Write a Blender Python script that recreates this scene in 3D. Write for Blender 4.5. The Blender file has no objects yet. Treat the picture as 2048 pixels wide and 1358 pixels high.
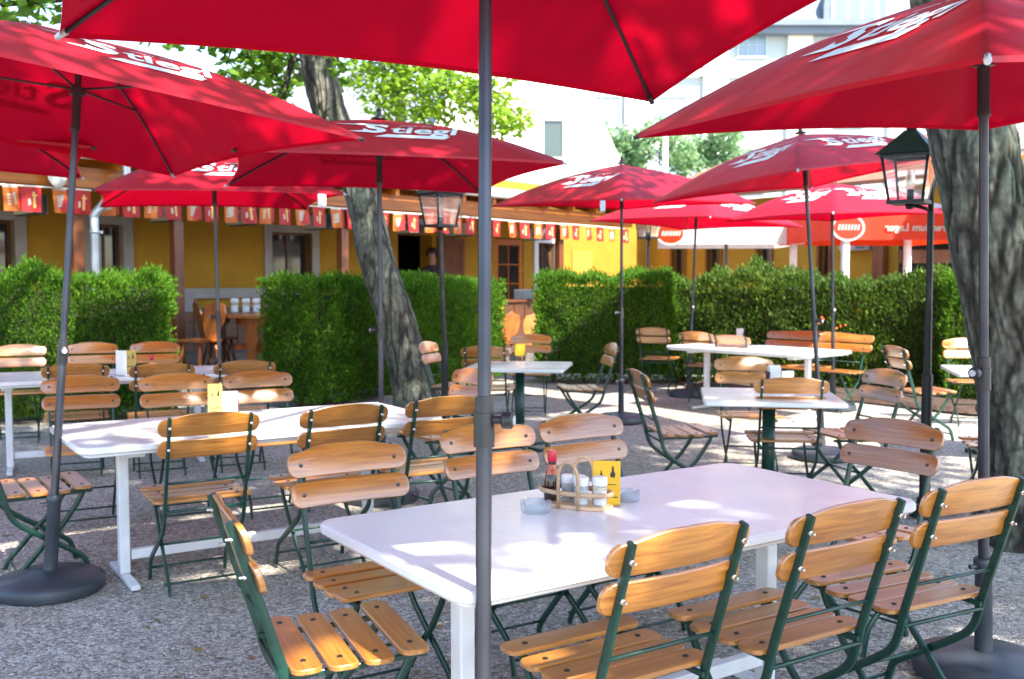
import bpy, bmesh, math, random
from mathutils import Vector, Matrix, Euler, noise
C = bpy.context.scene.collection
R = math.radians
PI = math.pi
random.seed(7)

# ------------------------------------------------------------------ camera
HC, FPX = 1.48, 2000.0                     # eye height (m); focal length in photo pixels (2048 wide)
TH = math.atan(116 / 2000)                 # the camera looks down a little
cam = bpy.data.cameras.new('camera'); camo = bpy.data.objects.new('camera', cam); C.objects.link(camo)
camo.location = (0, 0, HC); camo.rotation_euler = (PI / 2 - TH, 0, 0)
cam.sensor_width = 36; cam.lens = 36 * FPX / 2048; cam.clip_start = 0.05; cam.clip_end = 1000
cam.dof.use_dof = True; cam.dof.focus_distance = 3.3; cam.dof.aperture_fstop = 4.5
bpy.context.scene.camera = camo
ct, st = math.cos(TH), math.sin(TH)
def ray(x, y):
    u, v = x - 1024, 679 - y
    return Vector((u, v * st + FPX * ct, v * ct - FPX * st))
def gp(x, y, z=0.0):                       # the point at height z seen at (x, y) of the photograph
    d = ray(x, y); t = (z - HC) / d.z
    return Vector((0, 0, HC)) + d * t
def dp(x, y, Y):                           # the point at distance Y seen at (x, y)
    d = ray(x, y); t = Y / d.y
    return Vector((0, 0, HC)) + d * t

# ------------------------------------------------------------------ materials
def mat(name, col=(.8, .8, .8), rough=.5, metal=0, **k):
    m = bpy.data.materials.new(name); m.use_nodes = True
    b = m.node_tree.nodes['Principled BSDF']
    b.inputs['Base Color'].default_value = (*col, 1); b.inputs['Roughness'].default_value = rough
    b.inputs['Metallic'].default_value = metal
    for a, v in k.items(): b.inputs[a.replace('_', ' ')].default_value = v
    return m
def nt(m):
    t = m.node_tree; return t, t.nodes['Principled BSDF']
def N(t, typ, **k):
    n = t.nodes.new(typ)
    for a, v in k.items():
        if a in n.inputs: n.inputs[a].default_value = v
        else: setattr(n, a, v)
    return n
def ramp(t, fac, stops):
    r = N(t, 'ShaderNodeValToRGB'); e = r.color_ramp.elements
    while len(e) < len(stops): e.new(.5)
    for i, (p, c) in enumerate(stops): e[i].position = p; e[i].color = (*c, 1)
    t.links.new(fac, r.inputs[0]); return r.outputs[0]
def coords(t, scale=(1, 1, 1), kind='Object', rnd=True):
    c = N(t, 'ShaderNodeTexCoord'); mp = N(t, 'ShaderNodeMapping'); mp.inputs['Scale'].default_value = scale
    t.links.new(c.outputs[kind], mp.inputs[0])
    if rnd:
        oi = N(t, 'ShaderNodeObjectInfo'); mu = N(t, 'ShaderNodeMath', operation='MULTIPLY'); mu.inputs[1].default_value = 37.0
        t.links.new(oi.outputs['Random'], mu.inputs[0]); cb = N(t, 'ShaderNodeCombineXYZ')
        for i in range(3): t.links.new(mu.outputs[0], cb.inputs[i])
        t.links.new(cb.outputs[0], mp.inputs['Location'])
    return mp.outputs[0]
def bump(t, b, h, strength=.3, dist=.01):
    n = N(t, 'ShaderNodeBump'); n.inputs['Strength'].default_value = strength; n.inputs['Distance'].default_value = dist
    t.links.new(h, n.inputs['Height']); t.links.new(n.outputs[0], b.inputs['Normal'])
def noise_mat(name, stops, scale=(8, 8, 8), rough=.7, detail=6, bmp=0, bdist=.01, rnd=True, kind='Object', **k):
    m = mat(name, rough=rough, **k); t, b = nt(m)
    n = N(t, 'ShaderNodeTexNoise', Detail=float(detail), Scale=1.0)
    t.links.new(coords(t, scale, kind, rnd), n.inputs['Vector'])
    t.links.new(ramp(t, n.outputs[0], stops), b.inputs['Base Color'])
    if bmp: bump(t, b, n.outputs[0], bmp, bdist)
    return m
def wood(name, dark, light, rough=.35, scale=(3, 60, 60), coat=.3, bmp=.08):
    m = mat(name, rough=rough); t, b = nt(m)
    v = coords(t, scale); n = N(t, 'ShaderNodeTexNoise', Detail=5.0, Scale=1.0, Distortion=.6); t.links.new(v, n.inputs['Vector'])
    v2 = coords(t, (1.5, 9, 9)); n2 = N(t, 'ShaderNodeTexNoise', Detail=2.0, Scale=1.0); t.links.new(v2, n2.inputs['Vector'])
    mx = N(t, 'ShaderNodeMath', operation='MULTIPLY_ADD'); mx.inputs[1].default_value = .35; t.links.new(n2.outputs[0], mx.inputs[0]); t.links.new(n.outputs[0], mx.inputs[2])
    hl = N(t, 'ShaderNodeMath', operation='MULTIPLY'); hl.inputs[1].default_value = 1 / 1.35; t.links.new(mx.outputs[0], hl.inputs[0])
    col = ramp(t, hl.outputs[0], [(.36, dark), (.61, light)])
    oi = N(t, 'ShaderNodeObjectInfo'); hs = N(t, 'ShaderNodeHueSaturation'); mr = N(t, 'ShaderNodeMapRange')
    mr.inputs['To Min'].default_value = .74; mr.inputs['To Max'].default_value = 1.16
    t.links.new(oi.outputs['Random'], mr.inputs[0]); t.links.new(mr.outputs[0], hs.inputs['Value']); t.links.new(col, hs.inputs['Color'])
    t.links.new(hs.outputs[0], b.inputs['Base Color'])
    b.inputs['Coat Weight'].default_value = coat; b.inputs['Coat Roughness'].default_value = .3; b.inputs['Coat IOR'].default_value = 1.5 + .35 * (coat >= 1)
    bump(t, b, n.outputs[0], bmp, .004)
    return m
def leaf_mat(name, stops, trans=.35, rough=.5, patch=1.3):
    m = bpy.data.materials.new(name); m.use_nodes = True; t = m.node_tree; b = t.nodes['Principled BSDF']
    g = N(t, 'ShaderNodeNewGeometry'); n = N(t, 'ShaderNodeTexNoise', Scale=patch, Detail=3.0)
    t.links.new(g.outputs['Position'], n.inputs['Vector'])
    a = N(t, 'ShaderNodeMath', operation='MULTIPLY_ADD'); a.inputs[1].default_value = .45; t.links.new(g.outputs['Random Per Island'], a.inputs[0])
    s = N(t, 'ShaderNodeMath', operation='MULTIPLY'); s.inputs[1].default_value = .55; t.links.new(n.outputs[0], s.inputs[0]); t.links.new(s.outputs[0], a.inputs[2])
    col = ramp(t, a.outputs[0], stops); t.links.new(col, b.inputs['Base Color']); b.inputs['Roughness'].default_value = rough; b.inputs['Specular IOR Level'].default_value = .25
    tr = N(t, 'ShaderNodeBsdfTranslucent'); hs = N(t, 'ShaderNodeHueSaturation'); hs.inputs['Value'].default_value = 1.9; hs.inputs['Hue'].default_value = .485
    t.links.new(col, hs.inputs['Color']); t.links.new(hs.outputs[0], tr.inputs[0])
    mx = N(t, 'ShaderNodeMixShader'); mx.inputs[0].default_value = trans
    t.links.new(b.outputs[0], mx.inputs[1]); t.links.new(tr.outputs[0], mx.inputs[2])
    t.links.new(mx.outputs[0], t.nodes['Material Output'].inputs[0])
    return m
def fabric(name, col, tcol, trans=.35, rough=.7):
    m = bpy.data.materials.new(name); m.use_nodes = True; t = m.node_tree; b = t.nodes['Principled BSDF']
    n = N(t, 'ShaderNodeTexNoise', Scale=1.0, Detail=3.0); t.links.new(coords(t, (5, 5, 5)), n.inputs['Vector'])
    c = ramp(t, n.outputs[0], [(.35, tuple(x * .88 for x in col)), (.65, col)]); t.links.new(c, b.inputs['Base Color'])
    b.inputs['Roughness'].default_value = rough; ge = N(t, 'ShaderNodeNewGeometry'); sp = N(t, 'ShaderNodeMapRange'); sp.inputs['To Min'].default_value = .55; sp.inputs['To Max'].default_value = .06; t.links.new(ge.outputs['Backfacing'], sp.inputs[0]); t.links.new(sp.outputs[0], b.inputs['Specular IOR Level'])   # the outer side has a water-repellent coat
    w = N(t, 'ShaderNodeTexNoise', Scale=1.0, Detail=2.0); t.links.new(coords(t, (3, 3, 3)), w.inputs['Vector']); bump(t, b, w.outputs[0], .5, .035)
    tr = N(t, 'ShaderNodeBsdfTranslucent'); tr.inputs[0].default_value = (*tcol, 1)
    mx = N(t, 'ShaderNodeMixShader'); mx.inputs[0].default_value = trans
    t.links.new(b.outputs[0], mx.inputs[1]); t.links.new(tr.outputs[0], mx.inputs[2])
    t.links.new(mx.outputs[0], t.nodes['Material Output'].inputs[0])
    return m

M = {}
M['slat'] = wood('varnished_slats', (.30, .098, .009), (.54, .215, .028), .3, (3, 90, 90), 1)
M['green'] = noise_mat('green_painted_steel', [(.3, (.003, .03, .022)), (.7, (.006, .05, .036))], (30, 30, 30), .35)
M['bolt'] = mat('bolt_steel', (.08, .085, .09), .35, .9)
M['steel'] = mat('bright_steel', (.6, .6, .62), .25, 1)
M['white'] = noise_mat('white_laminate', [(.3, (.74, .75, .77)), (.7, (.82, .82, .83))], (3, 3, 3), .18)
t, b = nt(M['white']); sm = N(t, 'ShaderNodeTexNoise', Scale=1.0, Detail=7.0); t.links.new(coords(t, (2.2, 2.2, 2.2)), sm.inputs['Vector']); rr_ = N(t, 'ShaderNodeMapRange'); rr_.inputs['From Min'].default_value = .15; rr_.inputs['From Max'].default_value = .85; rr_.inputs['To Min'].default_value = .12; rr_.inputs['To Max'].default_value = .34; t.links.new(sm.outputs[0], rr_.inputs[0]); t.links.new(rr_.outputs[0], b.inputs['Roughness'])
M['whitemetal'] = noise_mat('white_painted_steel', [(.3, (.66, .67, .7)), (.7, (.78, .78, .8))], (9, 9, 9), .4)
M['pole'] = noise_mat('grey_pole_steel', [(.3, (.035, .038, .05)), (.7, (.07, .075, .095))], (4, 4, 4), .32, metal=.7)
M['pole2'] = mat('dark_pole_steel', (.055, .058, .072), .35, .6)
M['black'] = mat('black_plastic', (.018, .019, .022), .4)
M['cap'] = mat('grey_plastic_cap', (.45, .47, .52), .35)
M['base'] = noise_mat('dark_stand_plastic', [(.3, (.02, .028, .038)), (.7, (.045, .055, .07))], (7, 7, 7), .42)
M['red'] = fabric('red_parasol_cloth', (.46, .003, .024), (.60, .001, .02), .36, .5)
M['logo'] = mat('white_print', (.78, .78, .8), .6)
M['trunk'] = None

# ------------------------------------------------------------------ mesh helpers
def obj(name, bm, m, parent=None, loc=None, rot=None, smooth=None):
    me = bpy.data.meshes.new(name)
    if isinstance(bm, tuple): me.from_pydata(*bm)
    else:
        bmesh.ops.recalc_face_normals(bm, faces=bm.faces[:]); bm.to_mesh(me); bm.free()
    for mm in (m if isinstance(m, (list, tuple)) else [m]): me.materials.append(mm)
    o = bpy.data.objects.new(name, me); C.objects.link(o)
    if parent: o.parent = parent
    if loc is not None: o.location = loc
    if rot is not None: o.rotation_euler = rot
    if smooth is not None:
        for p in me.polygons: p.use_smooth = True
        if smooth < 180: me.set_sharp_from_angle(angle=R(smooth))
    return o
def tag(o, label=None, cat=None, group=None, kind=None):
    if label: o['label'] = label
    if cat: o['category'] = cat
    if group: o['group'] = group
    if kind: o['kind'] = kind
    return o
def thing(name, label, cat, loc=(0, 0, 0), rz=0, group=None):
    o = bpy.data.objects.new(name, None); C.objects.link(o); o.empty_display_size = .2
    o.location = loc; o.rotation_euler = (0, 0, rz)
    return tag(o, label, cat, group)
def kids(o): return [c for c in bpy.data.objects if c.parent == o]
def dup(o, loc, rot, label=None, group=None, parent=None):
    c = o.copy(); C.objects.link(c)
    if parent: c.parent = parent
    else:
        c.location = loc; c.rotation_euler = rot if not isinstance(rot, (int, float)) else (0, 0, rot)
        if label: c['label'] = label
        if group: c['group'] = group
    for k in TREE.setdefault(o.name, [x.name for x in kids(o)]): dup(bpy.data.objects[k], None, None, parent=c)
    return c
TREE = {}
def bx(bm, x0, x1, y0, y1, z0, z1, mi=0, mt=None, bev=0):
    r = bmesh.ops.create_cube(bm, size=1); vs = r['verts']
    for v in vs:
        v.co = Vector(((x0 + x1) / 2 + v.co.x * (x1 - x0), (y0 + y1) / 2 + v.co.y * (y1 - y0), (z0 + z1) / 2 + v.co.z * (z1 - z0)))
    fs = list({f for v in vs for f in v.link_faces})
    for f in fs: f.material_index = mi
    if bev:
        es = list({e for v in vs for e in v.link_edges})
        rr = bmesh.ops.bevel(bm, geom=es, offset=bev, segments=2, affect='EDGES', profile=.5)
        vs = list({v for f in rr['faces'] for v in f.verts} | {v for v in vs if v.is_valid})
    if mt: bmesh.ops.transform(bm, matrix=mt, verts=vs)
    return vs
def tube(bm, pts, rad, seg=12, cap=True, mi=0, squash=None):
    pts = [Vector(p) for p in pts]; n = len(pts)
    if isinstance(rad, (int, float)): rad = [rad] * n
    rings = []; up = Vector((0, 0, 1)); ref = None
    for i in range(n):
        d = (pts[min(i + 1, n - 1)] - pts[max(i - 1, 0)]).normalized()
        if ref is None:
            ref = d.cross(up) if abs(d.z) < .95 else d.cross(Vector((0, 1, 0)))
        ref = (ref - d * ref.dot(d)).normalized(); b = d.cross(ref)
        ring = []
        for k in range(seg):
            a = 2 * PI * k / seg; ca, sa = math.cos(a), math.sin(a)
            if squash: ca *= squash[0]; sa *= squash[1]
            ring.append(bm.verts.new(pts[i] + (ref * ca + b * sa) * rad[i]))
        rings.append(ring)
    for i in range(n - 1):
        for k in range(seg):
            f = bm.faces.new((rings[i][k], rings[i][(k + 1) % seg], rings[i + 1][(k + 1) % seg], rings[i + 1][k])); f.smooth = True; f.material_index = mi
    if cap:
        for rg in (rings[0], rings[-1]):
            f = bm.faces.new(rg); f.material_index = mi
    return rings
def bar(bm, pts, wx, wt):                  # rectangular bar along a path in the local YZ plane (constant x)
    pts = [Vector(p) for p in pts]; n = len(pts); rings = []
    for i in range(n):
        d = (pts[min(i + 1, n - 1)] - pts[max(i - 1, 0)]).normalized(); nn = Vector((1, 0, 0)).cross(d).normalized(); X = Vector((1, 0, 0))
        c = .3
        prof = [(-1, -1 + c), (-1 + c, -1), (1 - c, -1), (1, -1 + c), (1, 1 - c), (1 - c, 1), (-1 + c, 1), (-1, 1 - c)]
        rings.append([bm.verts.new(pts[i] + X * (a * wx / 2) + nn * (b * wt / 2)) for a, b in prof])
    for i in range(n - 1):
        for k in range(8): bm.faces.new((rings[i][k], rings[i][(k + 1) % 8], rings[i + 1][(k + 1) % 8], rings[i + 1][k]))
    bm.faces.new(rings[0]); bm.faces.new(rings[-1])
def crv(P, n=6):                            # Catmull-Rom through points
    P = [Vector(p) for p in P]; Q = [P[0] * 2 - P[1]] + P + [P[-1] * 2 - P[-2]]; out = []
    for i in range(1, len(Q) - 2):
        for k in range(n):
            t = k / n; a, b, c, d = Q[i - 1], Q[i], Q[i + 1], Q[i + 2]
            out.append(.5 * ((2 * b) + (c - a) * t + (2 * a - 5 * b + 4 * c - d) * t * t + (3 * b - a - 3 * c + d) * t ** 3))
    return out + [P[-1]]
def lathe(bm, prof, seg=24, mi=0, mt=None):
    rings = []; allv = []
    for r, z in prof:
        rg = [bm.verts.new((r * math.cos(2 * PI * k / seg), r * math.sin(2 * PI * k / seg), z)) for k in range(seg)] if r > 1e-6 else [bm.verts.new((0, 0, z))]
        rings.append(rg); allv += rg
    for a, b in zip(rings, rings[1:]):
        for k in range(seg):
            q = [a[k % len(a)], a[(k + 1) % len(a)], b[(k + 1) % len(b)], b[k % len(b)]]; q = list(dict.fromkeys(q))
            if len(q) > 2: f = bm.faces.new(q); f.smooth = True; f.material_index = mi
    for rg in (rings[0], rings[-1]):
        if len(rg) > 2: bm.faces.new(rg).material_index = mi
    if mt: bmesh.ops.transform(bm, matrix=mt, verts=allv)
    return allv
def plank(bm, outl, T, bev, fn, mi=0):      # closed 2-D outline -> bevelled plank; fn maps (x, y, t) to local space
    n = len(outl); O = [Vector((p[0], p[1])) for p in outl]
    area = sum(O[i].x * O[(i + 1) % n].y - O[(i + 1) % n].x * O[i].y for i in range(n)); sg = 1 if area > 0 else -1
    def inset(d):
        out = []
        for i in range(n):
            a, b, c = O[i - 1], O[i], O[(i + 1) % n]; t = ((b - a).normalized() + (c - b).normalized()).normalized()
            out.append(b + Vector((-t.y, t.x)) * sg * d)
        return out
    rings = [[bm.verts.new(fn(p.x, p.y, tt)) for p in inset(dd)] for dd, tt in ((bev, 0), (0, bev), (0, T - bev), (bev, T))]
    for a, b in zip(rings, rings[1:]):
        for k in range(n): bm.faces.new((a[k], a[(k + 1) % n], b[(k + 1) % n], b[k])).material_index = mi
    bm.faces.new(rings[0]).material_index = mi; bm.faces.new(rings[-1]).material_index = mi
def slat_outline(L, W, r=.032, crown=0, nseg=5, nx=12):
    pts = []
    def arc(cx, cy, a0):
        for k in range(nseg + 1):
            a = a0 + PI / 2 * k / nseg; pts.append((cx + r * math.cos(a), cy + r * math.sin(a)))
    arc(-L / 2 + r, -W / 2 + r, PI)
    for k in range(1, nx): pts.append((-L / 2 + r + (L - 2 * r) * k / nx, -W / 2))
    arc(L / 2 - r, -W / 2 + r, -PI / 2); arc(L / 2 - r, W / 2 - r, 0)
    for k in range(1, nx):
        x = L / 2 - r - (L - 2 * r) * k / nx; q = max(0, 1 - (abs(x) / (L * .42)) ** 2)
        pts.append((x, W / 2 + crown * q * q * (3 - 2 * q)))
    arc(-L / 2 + r, W / 2 - r, PI / 2)
    return pts
TXT = {}
def text_mesh(s, off=.0):
    if (s, off) in TXT: return TXT[s, off]
    cu = bpy.data.curves.new('lettering', 'FONT'); cu.body = s; cu.size = 1; cu.offset = off; cu.resolution_u = 3
    o = bpy.data.objects.new('lettering', cu); C.objects.link(o); bpy.context.view_layer.update()
    dg = bpy.context.evaluated_depsgraph_get(); me = o.evaluated_get(dg).to_mesh()
    v = [(p.co.x, p.co.y) for p in me.vertices]; f = [list(p.vertices) for p in me.polygons]
    o.evaluated_get(dg).to_mesh_clear(); bpy.data.objects.remove(o); bpy.data.curves.remove(cu)
    TXT[s, off] = (v, f); return v, f

# ------------------------------------------------------------------ ground
m = mat('gravel', rough=.85); t, b = nt(m)
v = coords(t, (1, 1, 1), 'Object', False)
va = N(t, 'ShaderNodeTexVoronoi', Scale=70.0); vb = N(t, 'ShaderNodeTexVoronoi', Scale=150.0); n1 = N(t, 'ShaderNodeTexNoise', Scale=.9, Detail=5.0); n2 = N(t, 'ShaderNodeTexNoise', Scale=14.0, Detail=4.0)
for q in (va, vb, n1, n2): t.links.new(v, q.inputs['Vector'])
s1 = N(t, 'ShaderNodeSeparateColor'); t.links.new(va.outputs['Color'], s1.inputs[0])
s2 = N(t, 'ShaderNodeSeparateColor'); t.links.new(vb.outputs['Color'], s2.inputs[0])
mxx = N(t, 'ShaderNodeMix', data_type='FLOAT'); mxx.inputs[0].default_value = .35; t.links.new(s1.outputs[0], mxx.inputs[2]); t.links.new(s2.outputs[0], mxx.inputs[3])
st_ = ramp(t, mxx.outputs[0], [(.06, (.13, .125, .118)), (.3, (.30, .29, .272)), (.55, (.46, .445, .42)), (.76, (.62, .60, .57)), (.93, (.86, .84, .81))])
big = ramp(t, n1.outputs[0], [(.35, (.84, .76, .66)), (.6, (1, .99, .97))]); fine = ramp(t, n2.outputs[0], [(.3, (.88, .86, .83)), (.65, (1, 1, 1))])
m1 = N(t, 'ShaderNodeMix', data_type='RGBA', blend_type='MULTIPLY'); m1.inputs[0].default_value = 1; t.links.new(st_, m1.inputs[6]); t.links.new(big, m1.inputs[7])
m2 = N(t, 'ShaderNodeMix', data_type='RGBA', blend_type='MULTIPLY'); m2.inputs[0].default_value = 1; t.links.new(m1.outputs[2], m2.inputs[6]); t.links.new(fine, m2.inputs[7])
t.links.new(m2.outputs[2], b.inputs['Base Color'])
ad = N(t, 'ShaderNodeMath', operation='ADD'); t.links.new(va.outputs['Distance'], ad.inputs[0]); t.links.new(vb.outputs['Distance'], ad.inputs[1])
inv = N(t, 'ShaderNodeMath', operation='SUBTRACT'); inv.inputs[0].default_value = 1; t.links.new(ad.outputs[0], inv.inputs[1])
bump(t, b, inv.outputs[0], .8, .011)
M['gravel'] = m
g = bmesh.new()
xs = [-300, -60] + [-12 + i * .5 for i in range(49)] + [60, 300]; ys = [-300, -40] + [-4 + i * .5 for i in range(61)] + [60, 400]
vv = [[g.verts.new((x, y, .018 * noise.noise(Vector((x * .6, y * .6, 0))) if abs(x) < 12 and 0 < y < 26 else 0)) for x in xs] for y in ys]
for j in range(len(ys) - 1):
    for i in range(len(xs) - 1): g.faces.new((vv[j][i], vv[j][i + 1], vv[j + 1][i + 1], vv[j + 1][i]))
tag(obj('ground', g, M['gravel'], smooth=180), kind='structure')

# a few loose pebbles and dry leaves lying on the gravel (nobody could count them)
rs = random.Random(3); V, F = [], []
for i in range(9000):
    Y = 2.2 + 9 * rs.random() ** 1.5; X = rs.uniform(-.6, .6) * Y; s = rs.uniform(.004, .012); b0 = len(V); z = .018 * noise.noise(Vector((X * .6, Y * .6, 0)))
    a = rs.random() * 6.28
    for (dx, dy, dz) in ((1, 0, 0), (0, .8, 0), (-1, 0, 0), (0, -.8, 0), (.1, .1, .75)):
        V.append((X + s * (dx * math.cos(a) - dy * math.sin(a)), Y + s * (dx * math.sin(a) + dy * math.cos(a)), z + s * dz))
    for k in range(4): F.append((b0 + k, b0 + (k + 1) % 4, b0 + 4))
M['pebble'] = noise_mat('pebble_stone', [(.3, (.2, .19, .17)), (.7, (.55, .53, .5))], (40, 40, 40), .8, rnd=False)
tag(obj('pebbles', (V, [], F), M['pebble'], smooth=180), kind='stuff', label='loose grey pebbles scattered over the gravel', cat='pebbles')
V, F = [], []
for i in range(420):
    Y = 2.2 + 10 * rs.random() ** 1.3; X = rs.uniform(-.58, .58) * Y; s = rs.uniform(.012, .03); b0 = len(V); a = rs.random() * 6.28; z = .018 * noise.noise(Vector((X * .6, Y * .6, 0))) + .004
    for (dx, dy, dz) in ((1, 0, .2), (0, .5, 0), (-1, 0, .15), (0, -.5, .25)):
        V.append((X + s * (dx * math.cos(a) - dy * math.sin(a)), Y + s * (dx * math.sin(a) + dy * math.cos(a)), z + s * dz))
    F.append((b0, b0 + 1, b0 + 2, b0 + 3))
M['dry'] = noise_mat('dry_leaf', [(.3, (.16, .09, .03)), (.7, (.3, .22, .07))], (9, 9, 9), .7, rnd=False)
tag(obj('fallen_leaves', (V, [], F), M['dry']), kind='stuff', label='small dry brown leaves scattered over the gravel', cat='leaves')

# ------------------------------------------------------------------ beer-garden chair
def make_chair(name, label, W=.46, cat='chair', legs_x=(-.185, .185)):
    t = thing(name, label, cat)
    tilt = lambda z: -.20 - (z - .45) * .32           # y of the backrest uprights at height z
    bm = bmesh.new()
    for i in range(4):
        yc = -.145 + i * .1; zc = .447 + (.008 if i == 3 else 0) - (.004 if i in (1, 2) else 0)
        plank(bm, slat_outline(W, .085, .03), 0.016, .003, lambda x, y, tt, yc=yc, zc=zc: Vector((x, yc + y, zc + tt)))
        for x in legs_x:
            lathe(bm, [(.0085, 0), (.0085, .002), (.005, .004), (0, .004)], 10, mi=1, mt=Matrix.Translation((x * .88, yc, zc + .016)))
    seat = obj('seat', bm, [M['slat'], M['bolt']], t, smooth=40)
    bm = bmesh.new()
    for zc, cr, L in ((.715, 0, W), (.818, .022, W + .004)):
        def fn(x, y, tt, zc=zc):
            z = zc + y; return Vector((x, tilt(z) + .012 + tt - .018 * (1 - (2 * x / W) ** 2) * (.46 / W) ** 2, z))
        plank(bm, slat_outline(L, .086, .036, cr), .018, .003, fn)
        for x in legs_x:
            p = fn(x, 0, .018); lathe(bm, [(.0085, 0), (.0085, .002), (.005, .004), (0, .004)], 10, mi=1, mt=Matrix.Translation(p) @ Matrix.Rotation(R(-90), 4, 'X'))
            q = fn(x, 0, 0); lathe(bm, [(.007, .012), (.007, .022), (.004, .023), (.004, .034), (0, .034)], 8, mi=2, mt=Matrix.Translation(q) @ Matrix.Rotation(R(90), 4, 'X'))
    back = obj('backrest', bm, [M['slat'], M['bolt'], M['steel']], t, smooth=40)
    for x in legs_x:
        s = 1 if x > 0 else -1
        bm = bmesh.new()
        pts = [(x, tilt(.865), .865), (x, tilt(.65), .65), (x, tilt(.47), .47), (x, -.185, .385), (x, -.155, .325), (x, -.09, .272), (x, .0, .213), (x, .09, .155), (x, .145, .115), (x, .165, .075), (x, .185, .004)]
        bar(bm, crv(pts, 4), .014, .026); obj('leg', bm, M['green'], t, smooth=50)
        xi = x - s * .022; bm = bmesh.new()
        pts = [(xi, .165, .445), (xi, .135, .385), (xi, .06, .275), (xi, .0, .213), (xi, -.07, .135), (xi, -.14, .055), (xi, -.165, .004)]
        bar(bm, crv(pts, 4), .014, .024); obj('leg', bm, M['green'], t, smooth=50)
        bm = bmesh.new(); xr = x - s * .011
        bar(bm, [(xr, -.205, .428), (xr, .0, .43), (xr, .2, .438)], .012, .016); obj('seat_rail', bm, M['green'], t)
    x0, x1 = legs_x
    for y, z, r in ((tilt(.55), .55, .006), (-.14, .057, .006), (.178, .06, .006), (-.2, .412, .007), (0, .213, .006)):
        bm = bmesh.new(); tube(bm, [(x0, y, z), (x1, y, z)], r, 8); obj('stretcher', bm, M['green'], t)
    return t
chair0 = make_chair('garden_chair', 'chair')
used = [0]
def place_chair(px, py, yaw, label, group, z=.768, mode='back', dz=0):
    p = gp(px, py, z); a = R(yaw); yo = -.30 if mode == 'back' else 0
    loc = Vector((p.x + math.sin(a) * yo, p.y - math.cos(a) * yo, dz))
    if not used[0]:
        used[0] = 1; TREE['garden_chair'] = [x.name for x in kids(chair0)]
        chair0.location = loc; chair0.rotation_euler = (0, 0, a); chair0['label'] = label; chair0['group'] = group; return chair0
    return dup(chair0, loc, a, label, group)
G1, G2, G3 = 'chairs around the front table', 'chairs around the second long table', 'chairs around the far left table'
G4, G5, G6, G7 = 'chairs around the small square table', 'chairs around the table near the entrance', 'chairs at the table behind the right trunk', 'chairs around the long table by the hedge'
CH = [
 (682, 1276, -66, 'folding chair at the left end of the front table, orange slats side on', G1, .45, 'seat'),
 (696, 948, 212, 'folding chair facing the camera at the far side of the front table, leftmost there', G1),
 (977, 902, 213, 'folding chair facing the camera behind the front pole, middle of the far side', G1),
 (1163, 880, 213, 'folding chair facing the camera behind the ketchup bottle on the front table', G1),
 (1362, 1137, 33, 'folding chair nearest the camera, turned away, first along the near side of front table', G1),
 (1695, 1080, 32, 'folding chair turned away, middle one of three along the near side of front table', G1),
 (1948, 1026, 28, 'folding chair turned away at the near right corner of front table, beside right parasol pole', G1),
 (1785, 892, 128, 'folding chair with deep orange slats at the right head of the front table', G1),
 (420, 872, 31, 'folding chair turned away at the near side of second table, beside its white leg', G2),
 (690, 854, 33, 'folding chair turned away, middle one along the near side of second table', G2),
 (892, 834, 30, 'folding chair turned away at second table, just left of the front parasol pole', G2),
 (162, 787, 207, 'folding chair facing the camera behind the left parasol pole at second table', G2),
 (352, 782, 209, 'folding chair facing the camera, middle one on the far side of second table', G2),
 (516, 776, 210, 'folding chair facing the camera, rightmost on the far side of second table', G2),
 (85, 972, -56, 'folding chair cut by the left picture edge beside the round parasol base', G2, .45, 'seat'),
 (945, 770, 128, 'folding chair at the right head of the second table, half behind the front pole', G2),
 (152, 757, 24, 'folding chair turned away at the far left table, behind the left parasol knob', G3),
 (325, 756, 24, 'folding chair turned away, middle one on the near side of far left table', G3),
 (490, 750, 24, 'folding chair turned away at the right end of the far left table', G3),
 (40, 713, 200, 'folding chair facing the camera before the left hedge, cut by the picture edge', G3),
 (185, 708, 202, 'folding chair facing the camera before the left hedge, middle one of three', G3),
 (310, 706, 202, 'folding chair facing the camera at the right corner of the left hedge', G3),
 (1583, 790, -6, 'folding chair turned away in front of the small square table', G4),
 (1487, 742, 176, 'folding chair facing the camera behind the small square table', G4),
 (1362, 862, -82, 'folding chair seen side on at the left of the small square table', G4, .45, 'seat'),
 (1768, 772, 106, 'folding chair turned sideways at the right of the small square table', G4),
 (970, 716, -8, 'folding chair turned away at the table near the entrance, behind the front pole', G5),
 (857, 706, -108, 'folding chair seen side on beside the leaning tree trunk', G5),
 (1160, 776, 97, 'folding chair seen side on at the right of the table near the entrance', G5, .45, 'seat'),
 (1062, 688, 176, 'folding chair facing the camera at the far side of table near the entrance', G5),
 (1850, 782, -84, 'folding chair seen side on, left of the table behind the right trunk', G6, .45, 'seat'),
 (1930, 698, 172, 'folding chair facing the camera at the table behind the right trunk', G6),
 (2035, 800, -12, 'folding chair almost hidden behind the right tree trunk', G6),
 (1392, 682, -38, 'folding chair turned away at the long table by the hedge, left of its pair', G7),
 (1462, 690, -38, 'folding chair turned away at the long table by the hedge, right of its pair', G7),
 (1306, 672, -25, 'folding chair turned away at the left end of long table by the hedge', G7),
 (1316, 655, 150, 'folding chair facing the camera, behind the left end of the long table by the hedge', G7),
 (1657, 684, 28, 'folding chair turned away at the right end of long table by the hedge', G7),
]
for a in CH: place_chair(*a)
bn = make_chair('garden_bench', 'long slatted garden bench standing against the dark hedge', 1.45, 'bench', (-.62, .62))

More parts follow.
